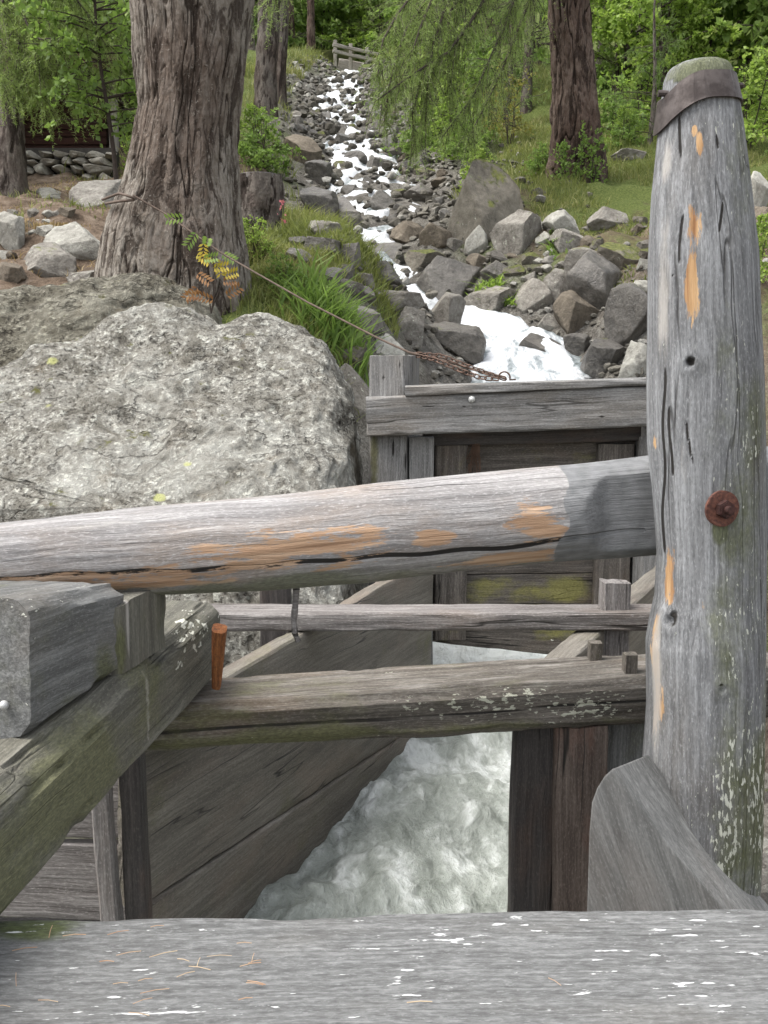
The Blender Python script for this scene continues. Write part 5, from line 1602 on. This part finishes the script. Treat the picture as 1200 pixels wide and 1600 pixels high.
for (px, Y, kind, s) in [(460, 46, 'larchB', 1.), (400, 40, 'larchA', 1.), (350, 34, 'larchB', 1.), (520, 52, 'larchB', 1.2), (580, 50, 'larchA', 1.1), (640, 46, 'larchB', 1.1), (680, 38, 'larchA', 1.1), (440, 52, 'larchA', 1.2), (610, 56, 'larchB', 1.3), (550, 60, 'larchB', 1.3), (480, 60, 'larchA', 1.3), (720, 34, 'larchB', 1.), (300, 42, 'larchB', 1.2), (780, 40, 'larchB', 1.2), (860, 38, 'larchA', 1.2), (660, 30, 'larchA', .6), (410, 47, 'alder', 2.2), (455, 50, 'birch', 2.0), (500, 49, 'alder', 2.0), (545, 52, 'alder', 2.4), (590, 48, 'birch', 2.0), (635, 50, 'alder', 2.2), (680, 44, 'alder', 2.2), (430, 58, 'alder', 3.), (520, 62, 'birch', 3.), (600, 60, 'alder', 3.2), (370, 44, 'alder', 2.2)]:
    plant(kind, at(px, Y), Y, {'larchA': 'feathery larch high up the hill beyond the cascade', 'larchB': 'dark conifer high up the hill beyond the cascade', 'alder': 'dark leafy tree behind the far railing high up the hill', 'birch': 'light leafy tree behind the far railing high up the hill'}[kind], 'trees high up the hill', s)
# understory
for (px, py, kind, s, lab) in [(410, 262, 'shrub', .75, 'dense dark green shrub between the massive trunk and the cascade'), (795, 225, 'yellow', .8, 'pale yellowing bush left of the red-barked larch'), (770, 212, 'yellow', .6, 'smaller yellowing bush beside the pale one'),
                               (1000, 195, 'bright_shrub', 1.1, 'bright green bush left of the post top'), (960, 215, 'shrub', .9, 'dark green bush right of the red-barked larch'), (1165, 235, 'bright_shrub', 1.2, 'bright green bush right of the post top'),
                               (700, 245, 'bright_shrub', .9, 'green bush above the large mossy boulder'), (650, 240, 'shrub', .8, 'dark bush on the right bank under the hanging larch branch'), (740, 235, 'shrub', .8, 'deep green bush between the mossy boulder and the yellowing bush'),
                               (400, 235, 'bright_shrub', .7, 'small green bush at the foot of the half hidden larch'), (1175, 440, 'bright_shrub', .5, 'low green bush at the right edge beside the tall post'), (235, 262, 'bright_shrub', .7, 'light green bush left of the massive trunk'), (395, 408, 'bright_shrub', .3, 'small leafy weed bush right behind the massive trunk, on the grassy bank'), (440, 452, 'shrub', .28, 'small dark weed bush on the grassy bank under the cable'), (512, 512, 'shrub', .3, 'small dark weed bush at the stream end of the grassy bank')]:
    g = hit(px, py); plant(kind, g[0], g[1], lab, None, s)
for k in range(34):
    px = random.choice([random.uniform(690, 860), random.uniform(950, 1230), random.uniform(-40, 200), random.uniform(-20, 200), random.uniform(960, 1230)]); Y = random.uniform(15.5, 30)
    side = 'left' if px < 400 else 'right'
    kd = random.choice(['shrub', 'bright_shrub'])
    plant(kd, at(px, Y), Y, ('dark green' if kd == 'shrub' else 'bright green') + ' undergrowth bush in the %s background' % side, 'undergrowth on the %s' % side, random.uniform(.9, 1.7))

for k in range(16):
    px = random.choice([random.uniform(690, 850), random.uniform(950, 1020), random.uniform(1190, 1230)]); Y = random.uniform(13.5, 17.5)
    kd = random.choice(['shrub', 'bright_shrub'])
    plant(kd, at(px, Y), Y, ('dark' if kd == 'shrub' else 'bright') + ' green low bush in the grass around the red-barked larch', 'low bushes on the right slope', random.uniform(.3, .55))

# ------------------------------------------------------------------ grass
def blades(rg, base, hgt, wid, lean=.5):
    n = len(base)
    a = rg.uniform(0, 6.28, n); side = np.stack([np.cos(a), np.sin(a), a * 0], -1)
    ln = rg.normal(0, lean, (n, 2)); h = hgt * rg.uniform(.5, 1.3, n)
    top = base + np.stack([ln[:, 0] * h, ln[:, 1] * h, h], -1)
    mid = base + np.stack([ln[:, 0] * h * .3, ln[:, 1] * h * .3, h * .6], -1)
    w = wid * side
    V = np.stack([base - w, base + w, mid + w * .7, mid - w * .7, top], 1)
    i = np.arange(n) * 5
    return V.reshape(-1, 3), np.stack([i, i + 1, i + 2, i + 3], -1), np.stack([i + 3, i + 2, i + 4], -1)


rg = np.random.default_rng(77)
B_ = []
for (n, x0, x1, y0, y1, hh, dens) in [(16000, -1.3, .1, 6.0, 8.2, .10, .42), (15000, -1.5, .1, 8, 12, .16, .45), (26000, 1.7, 6.5, 11.8, 19, .11, .38), (12000, -6, -.5, 13, 30, .2, .5), (15000, -3.5, 1.2, 24, 42, .3, .5), (9000, .6, 3.5, 12, 24, .2, .5), (5000, -5, -1.6, 8, 14, .08, .62), (9000, 1.7, 4.5, 8.8, 12, .07, .55)]:
    x = rg.uniform(x0, x1, n); y = rg.uniform(y0, y1, n)
    keep = (np.abs(x - xc(y)) > np.interp(y, WY, WW) * .5 + .35) & (vnoise(np.stack([x * 1.4, y * 1.4, x * 0], -1), 5) > dens)
    x, y = x[keep], y[keep]
    B_.append((np.stack([x, y, H(x, y) - .02], -1), hh))
bag = Bag()
for b, hh in B_:
    V, Q, T = blades(rg, b, hh, .006 if hh < .25 else .012); bag.add(V, Q, T)
prop(obj_np('grass', bag.verts(), bag.faces(), GRASS, smooth=False), 'grass growing on the stream banks and slopes', 'grass', kind='stuff')


# dry grass and needles in the litter on the left
n = 5000
x = rg.uniform(-6, -1.5, n); y = rg.uniform(6.4, 13, n); k_ = vnoise(np.stack([x * 1.8, y * 1.8, x * 0], -1), 15) > .5
b = np.stack([x[k_], y[k_], H(x[k_], y[k_]) - .01], -1)
V, Q, T = blades(rg, b, .06, .004, 1.2)
prop(obj_np('dry_litter', V, [Q, T], DRYGRASS, smooth=False), 'dry grass and needle litter on the ground at far left', 'litter', kind='stuff')

# gravel and broken stone bedding the boulders
ic2 = bmesh.new(); bmesh.ops.create_icosphere(ic2, subdivisions=2, radius=.5)
JV = np.array([v.co[:] for v in ic2.verts]); JF = np.array([[v.index for v in f.verts] for f in ic2.faces]); ic2.free()
shapes = []
for k in range(10):
    v = JV.copy()
    for j in range(9):
        nr = rg.normal(0, 1, 3); nr /= np.linalg.norm(nr); v = v - nr * (np.clip(v @ nr - rg.uniform(.2, .34), 0, None))[:, None]
    shapes.append(v * rg.uniform(.7, 1.1, 3))
GV, GF = [], []
for (nn, y0, y1, s0, s1, spread) in ((1100, 7.6, 12, .05, .17, 1.9), (900, 12, 20, .07, .24, 1.7), (700, 20, 34, .1, .35, 1.7)):
    for k in range(nn):
        y = rg.uniform(y0, y1); hw_ = np.interp(y, WY, WW) * .5
        u = hw_ * .8 + abs(rg.normal(0, spread * .5))
        if rg.random() < .45: u = -u * .7
        x = xc(y) + u; sc = rg.uniform(s0, s1) * rg.uniform(.6, 1)
        a = rg.uniform(0, 6.28); ca, sa_ = math.cos(a), math.sin(a)
        v = shapes[k % 10] * [sc, sc * .85, sc * .65]
        v = np.stack([v[:, 0] * ca - v[:, 1] * sa_, v[:, 0] * sa_ + v[:, 1] * ca, v[:, 2]], -1)
        GF.append(JF + len(GV) * len(JV)); GV.append(v + [x, y, float(H(x, y)) + sc * .08])
for k in range(210):
    y = 10.0 + 22 * rg.random() ** 1.3; hw_ = np.interp(y, WY, WW) * .5
    x = xc(y) + rg.uniform(-.95, .95) * hw_; sc = rg.uniform(.07, .2) * (.7 + y / 30)
    a = rg.uniform(0, 6.28); ca, sa_ = math.cos(a), math.sin(a)
    v = shapes[k % 10] * [sc, sc * .85, sc * .8]
    v = np.stack([v[:, 0] * ca - v[:, 1] * sa_, v[:, 0] * sa_ + v[:, 1] * ca, v[:, 2]], -1)
    GF.append(JF + len(GV) * len(JV)); GV.append(v + [x, y, float(zs(y)) - .03])
nmt = NT('broken gravel'); g_ = nmt.nd('NewGeometry'); pn = nmt.noise(g_.outputs['Position'], 22, 5, .7)
cg = nmt.ramp(g_.outputs['Random Per Island'], [(0, (.05, .045, .038)), (.4, (.13, .12, .10)), (.75, (.21, .195, .165)), (1, (.36, .35, .32))])
cg = nmt.mix(nmt.rmap(pn, .4, .65, .5, 0), cg, (.05, .045, .035))
GRAVEL = nmt.finish(cg, .85, nmt.bump(pn, .6, .03), .25)
prop(obj_np('gravel', np.concatenate(GV), [np.concatenate(GF)], GRAVEL, smooth=False), 'loose broken gravel between the rocks on both banks of the cascade', 'gravel', kind='stuff')


def tuft(name, px, py, Y, n, rad, h, mat, label, cat, wid=.005, lean=.5, hang=0):
    c = P(px, py, Y); rg = np.random.default_rng(int(px * 7 + py))
    b = c + np.stack([rg.normal(0, rad, n), rg.normal(0, rad, n), np.zeros(n)], -1)
    if not hang: b[:, 2] = H(b[:, 0], b[:, 1]) - .02
    V, Q, T = blades(rg, b, h, wid, lean)
    if hang: V[:, 2] = c[2] - (V[:, 2] - c[2]) * hang
    return prop(obj_np(name, V - c, [Q, T], mat, None, Matrix.Translation(Vector(c)), False), label, cat)


tuft('grass_tuft', 480, 530, 6.4, 1800, .2, .12, GRASS, 'tall fresh grass tuft hanging over the right shoulder of the big boulder', 'grass tuft', .005, .45)
tuft('grass_tuft', 420, 480, 6.7, 1500, .2, .12, GRASS, 'grass tuft between the massive trunk and the cascade under the cable', 'grass tuft', .005, .4)
tuft('grass_tuft', 510, 520, 6.5, 700, .12, .24, ALDER, 'dark leafy weeds at the lower end of the grassy bank', 'weeds', .012, .6)
tuft('dry_grass_tuft', 62, 345, 8.3, 500, .09, .22, DRYGRASS, 'small dry brown grass tuft drooping over a stone at far left', 'grass tuft', .004, .4, .8)
tuft('dry_grass_tuft', 88, 352, 8.1, 900, .1, .32, DRYGRASS, 'larger dry brown grass tuft drooping beside the yellowish rock', 'grass tuft', .004, .35, .9)
tuft('weed_clump', 800, 412, 9.9, 120, .07, .09, BIRCH, 'bright green weeds among the rocks below the mossy boulder', 'weeds', .016, .9)
tuft('weed_clump', 765, 392, 10.2, 120, .07, .10, BIRCH, 'bright green weed clump beside the narrow pale rock', 'weeds', .016, .9)
tuft('weed_clump', 870, 402, 10.4, 110, .07, .09, ALDER, 'green weeds under the squat rock near the tree foot', 'weeds', .016, .9)

# rowan sprout in front of the massive trunk
rw = empty('rowan_sprout', P(330, 490, 5.75), 'small rowan sprout with green, yellow and orange leaves before the massive trunk', 'plant')
wb_ = np.array(world_loc(rw))


def pinnate(c, d, L, n=5, lw=.0075):
    d = np.array(d, float); d /= np.linalg.norm(d); s = np.cross(d, [.2, -1, .1]); s /= np.linalg.norm(s)
    b = Bag()
    for k in range(n):
        t = (k + 1) / n * L
        for sg in (-1, 1):
            a = c + d * t; e = s * sg * .8 + d * .5 + np.array([0, -.25, -.1]); e /= np.linalg.norm(e)
            l = .045 * (1 - .4 * abs(k / n - .5)); q = np.cross(e, [0, -1, .2]); q /= np.linalg.norm(q)
            b.add(np.array([a, a + e * l * .5 + q * lw, a + e * l, a + e * l * .5 - q * lw]), [[0, 1, 2, 3]])
    return b


for name, mat, lst in (('green_leaves', ROWAN_G, [(292, 340), (310, 360), (322, 385), (315, 405), (345, 395)]), ('yellow_leaves', ROWAN_Y, [(318, 375), (305, 395), (335, 400), (330, 420), (348, 432)]),
                       ('orange_leaves', ROWAN_O, [(305, 425), (312, 446), (345, 440), (322, 462), (338, 470), (350, 465)])):
    bag = Bag()
    for k, (px, py) in enumerate(lst):
        c = P(px, py, 5.72 + .02 * (k % 3)) - wb_
        b = pinnate(c, (random.uniform(-1, 1), random.uniform(-.6, .1), random.uniform(-.7, .3)), .1)
        bag.add(b.verts(), b.faces()[0])
    obj_np(name, bag.verts(), bag.faces(), mat, rw, Matrix.Translation(Vector(wb_)), False)
bag = Bag()
for pts in ([(330, 490), (322, 430), (312, 385), (296, 345)], [(330, 490), (338, 440), (330, 395)], [(325, 470), (310, 440)], [(332, 480), (348, 440)]):
    V, Q = tube(polyline([P(a, b, 5.75) - wb_ for a, b in pts], 12), np.linspace(.005, .002, 12), 5); bag.add(V, Q)
obj_np('stem', bag.verts(), bag.faces(), TWIG, rw, Matrix.Translation(Vector(wb_)))

# pink flowers
for k, (px, py, lab) in enumerate(((440, 318, 'pink flower stalk beside the old stump, highest of three'), (443, 345, 'orange-pink flower stalk beside the old stump, in the middle'), (455, 395, 'pink flower low on the grassy bank below the stump'))):
    fr_ = empty('pink_flower', P(px, py + 30, 8.3), lab, 'flower'); c = np.array(world_loc(fr_))
    bag = Bag(); rg = np.random.default_rng(k)
    for j in range(16):
        p = P(px + rg.normal(0, 3), py + rg.normal(0, 5), 8.3) - c; d = rg.normal(0, 1, 3); d /= np.linalg.norm(d); s = np.cross(d, rg.normal(0, 1, 3)); s /= np.linalg.norm(s)
        bag.add(np.array([p, p + d * .012 + s * .008, p + d * .024, p + d * .012 - s * .008]), [[0, 1, 2, 3]])
    obj_np('petals', bag.verts(), bag.faces(), PINK, fr_, Matrix.Translation(Vector(c)), False)
    V, Q = tube([np.zeros(3), (P(px, py, 8.3) - c) * .5 + np.array([.01, 0, 0]), P(px, py - 5, 8.3) - c], .004, 5); obj_np('stem', V, [Q], GRASS, fr_, Matrix.Translation(Vector(c)))

# old stump behind the massive trunk
st = empty('old_stump', P(405, 440, 8.6), 'broad cut stump with rough brown bark right behind the massive trunk', 'stump')
prof = [(P(405, y, 8.6), w / 2 * mpp(y, 8.6)) for (y, w) in ((470, 96), (400, 84), (340, 76), (300, 74), (276, 72))]
trunk('bark', prof, st, BARK3, amp=.025, M=120, nz=120, seed=91, cell=10, zfreq=.2)
top = prof[-1]
bm = disc(top[1] * .97, .05, 0, 40, .01); obj_bm('cut_top', bm, W_RAIL, st, Matrix.Translation(Vector(top[0]) - Vector((0, 0, .015))))

# ------------------------------------------------------------------ stone wall, cabin, far railing
YW = 13.2
sw_ = empty('stone_wall', P(90, 300, YW), 'low dry stone wall below the dark cabin at far left', 'wall')
bag = Bag(); rr = random.Random(5); wc = np.array(world_loc(sw_))
for row, (y0, y1) in enumerate(((238, 248), (248, 259), (259, 274), (274, 296))):
    x = 4.0
    while x < 170:
        w = rr.uniform(16, 36) * (1 + row * .14); k = mpp(y0, YW)
        V = np.empty((len(IV), 3)); ROCKS[rr.randrange(16)].vertices.foreach_get('co', (buf := np.empty(len(IV) * 3, np.float32))); V = buf.reshape(-1, 3).astype(float)
        hh = (y1 - y0) * rr.uniform(.92, 1.12)
        V = V * np.array([w * k * 1.08, .35, hh * k * 1.12]) + (P(x + w / 2, (y0 + y1) / 2 + rr.uniform(-1, 1), YW) - wc)
        bag.add(V, None, IF); x += w
obj_np('stones', bag.verts(), bag.faces(), rock_mat('wall stone', (.52, .50, .43), (.35, .33, .28), (.17, .155, .135), lich=.4), sw_, Matrix.Translation(Vector(wc)))
bb_ = P(86, 270, YW + .3) - wc
bm = bmesh.new(); bmesh.ops.create_cube(bm, size=1); bmesh.ops.scale(bm, vec=(1.6, .36, .55), verts=bm.verts); bmesh.ops.translate(bm, vec=Vector(bb_), verts=bm.verts)
obj_bm('core', bm, simple('dark wall core', (.05, .045, .04), .95), sw_, Matrix.Translation(Vector(wc)))

YCb = 14.4
cn = empty('log_cabin', P(95, 244, YCb), 'dark red-brown boarded cabin side above the stone wall at far left', 'cabin')
for k in range(11):
    y0 = 250 - k * 12
    px_timber('wall_board', -30, y0 - 11.4, 166, y0, YCb + .02 * (k % 2), .1, W_CABIN, cn, True, c=.008, M=24, seg=12, seed=300 + k)
px_timber('corner_post', 166, 112, 178, 262, YCb - .05, .14, W_FAR, cn, False, c=.008, M=24, seg=12)
rc = P(70, 118, YCb)
rp = [rc + np.array([-1.2, -.7, -.1]), rc + np.array([1.3, -.7, -.1]), rc + np.array([1.3, 2.2, 1.3]), rc + np.array([-1.2, 2.2, 1.3])]
prism('roof', rp, (0, 0, .12), W_CABIN, cn, bevel=.01, grain=(0, .9, .43))
for (sx_, ) in ((-.9,), ):
    pass
bm = bmesh.new(); bmesh.ops.create_cube(bm, size=1); bmesh.ops.scale(bm, vec=(1.9, 2.0, 1.3), verts=bm.verts)
obj_bm('wall', bm, W_CABIN, cn, Matrix.Translation(Vector(P(66, 190, YCb + .1) + np.array([0, 1.12, 0]))))

YF = 41.
fr0 = empty('far_railing', P(560, 100, YF), 'pale wooden bridge railing high up where the cascade begins', 'railing')
for (ya, yb_) in ((70, 92), (80, 102)):
    A = P(520, ya, YF - .5); B = P(640, yb_ + 4, YF + .5)
    timber('rail', A, B, .09, .14, W_FAR, fr0, c=.02, M=24, seg=20, wob=.02)
for px in (524, 548, 574, 602, 630):
    yy = np.interp(px, [520, 640], [64, 92])
    A = P(px, yy + 46, YF); B = P(px, yy - 2, YF)
    timber('post', A, B, .14, .14, W_FAR, fr0, c=.02, M=24, seg=12, up=(0, -1, 0))
A = P(528, 100, YF + .3); B = P(640, 122, YF + .3)
timber('bridge_beam', A + [0, .3, 0], B + [0, .3, 0], .5, .5, W_FAR, fr0, c=.03, M=24, seg=20)
# pale track leading to it
V = np.array([P(430, 84, 41.5), P(535, 76, 41.5), P(545, 72, 44.5), P(420, 76, 46)]); V[:, 2] = H(V[:, 0], V[:, 1]) + .35
tn = 14
a = np.linspace(0, 1, tn)
X_, T_ = np.meshgrid(np.linspace(-7, -1.2, 30), np.linspace(42, 45, tn))
Z_ = np.full_like(X_, P(500, 78, 42.)[2])
obj_np('track', np.stack([X_, T_, Z_], -1), [grid_faces(tn, 30)], simple('pale gravel track', (.55, .53, .49), .95, scale=6))['kind'] = 'structure'

# ------------------------------------------------------------------ light, sky, camera
w = bpy.data.worlds.new('World'); scene.world = w; w.use_nodes = True
nt = w.node_tree
sky = nt.nodes.new('ShaderNodeTexSky'); sky.sky_type = 'NISHITA'; sky.sun_disc = False
SUN_EL, SUN_AZ = R(62), R(-102)       # azimuth clockwise from +Y
sky.sun_elevation = SUN_EL; sky.sun_rotation = SUN_AZ
sky.air_density = 1.0; sky.dust_density = 3.0; sky.ozone_density = .6
bg = nt.nodes['Background']; bg.inputs[1].default_value = .15
hs = nt.nodes.new('ShaderNodeHueSaturation'); hs.inputs['Saturation'].default_value = .25
nt.links.new(sky.outputs[0], hs.inputs['Color']); nt.links.new(hs.outputs[0], bg.inputs[0])
sun = bpy.data.lights.new('sun', 'SUN'); sun.energy = 1.5; sun.angle = R(40); sun.color = (1, .96, .9)
so = bpy.data.objects.new('sun', sun); COL.objects.link(so)
dirv = Vector((math.sin(SUN_AZ) * math.cos(SUN_EL), math.cos(SUN_AZ) * math.cos(SUN_EL), math.sin(SUN_EL)))
so.rotation_euler = dirv.to_track_quat('Z', 'Y').to_euler()

cam = bpy.data.cameras.new('camera'); cam.sensor_fit = 'VERTICAL'; cam.sensor_height = 36; cam.sensor_width = 27
cam.lens = 36 * F / 1600; cam.clip_start = .05; cam.clip_end = 900
co = bpy.data.objects.new('camera', cam); COL.objects.link(co)
co.rotation_euler = (math.pi / 2 - PITCH, 0, 0)
scene.camera = co
scene.view_settings.view_transform = 'Standard'; scene.view_settings.look = 'None'
scene.view_settings.exposure = 1.48; scene.view_settings.gamma = 1
scene.render.resolution_x = 768; scene.render.resolution_y = 1024
scene.cycles.max_bounces = 6
scene.cycles.use_denoising = True
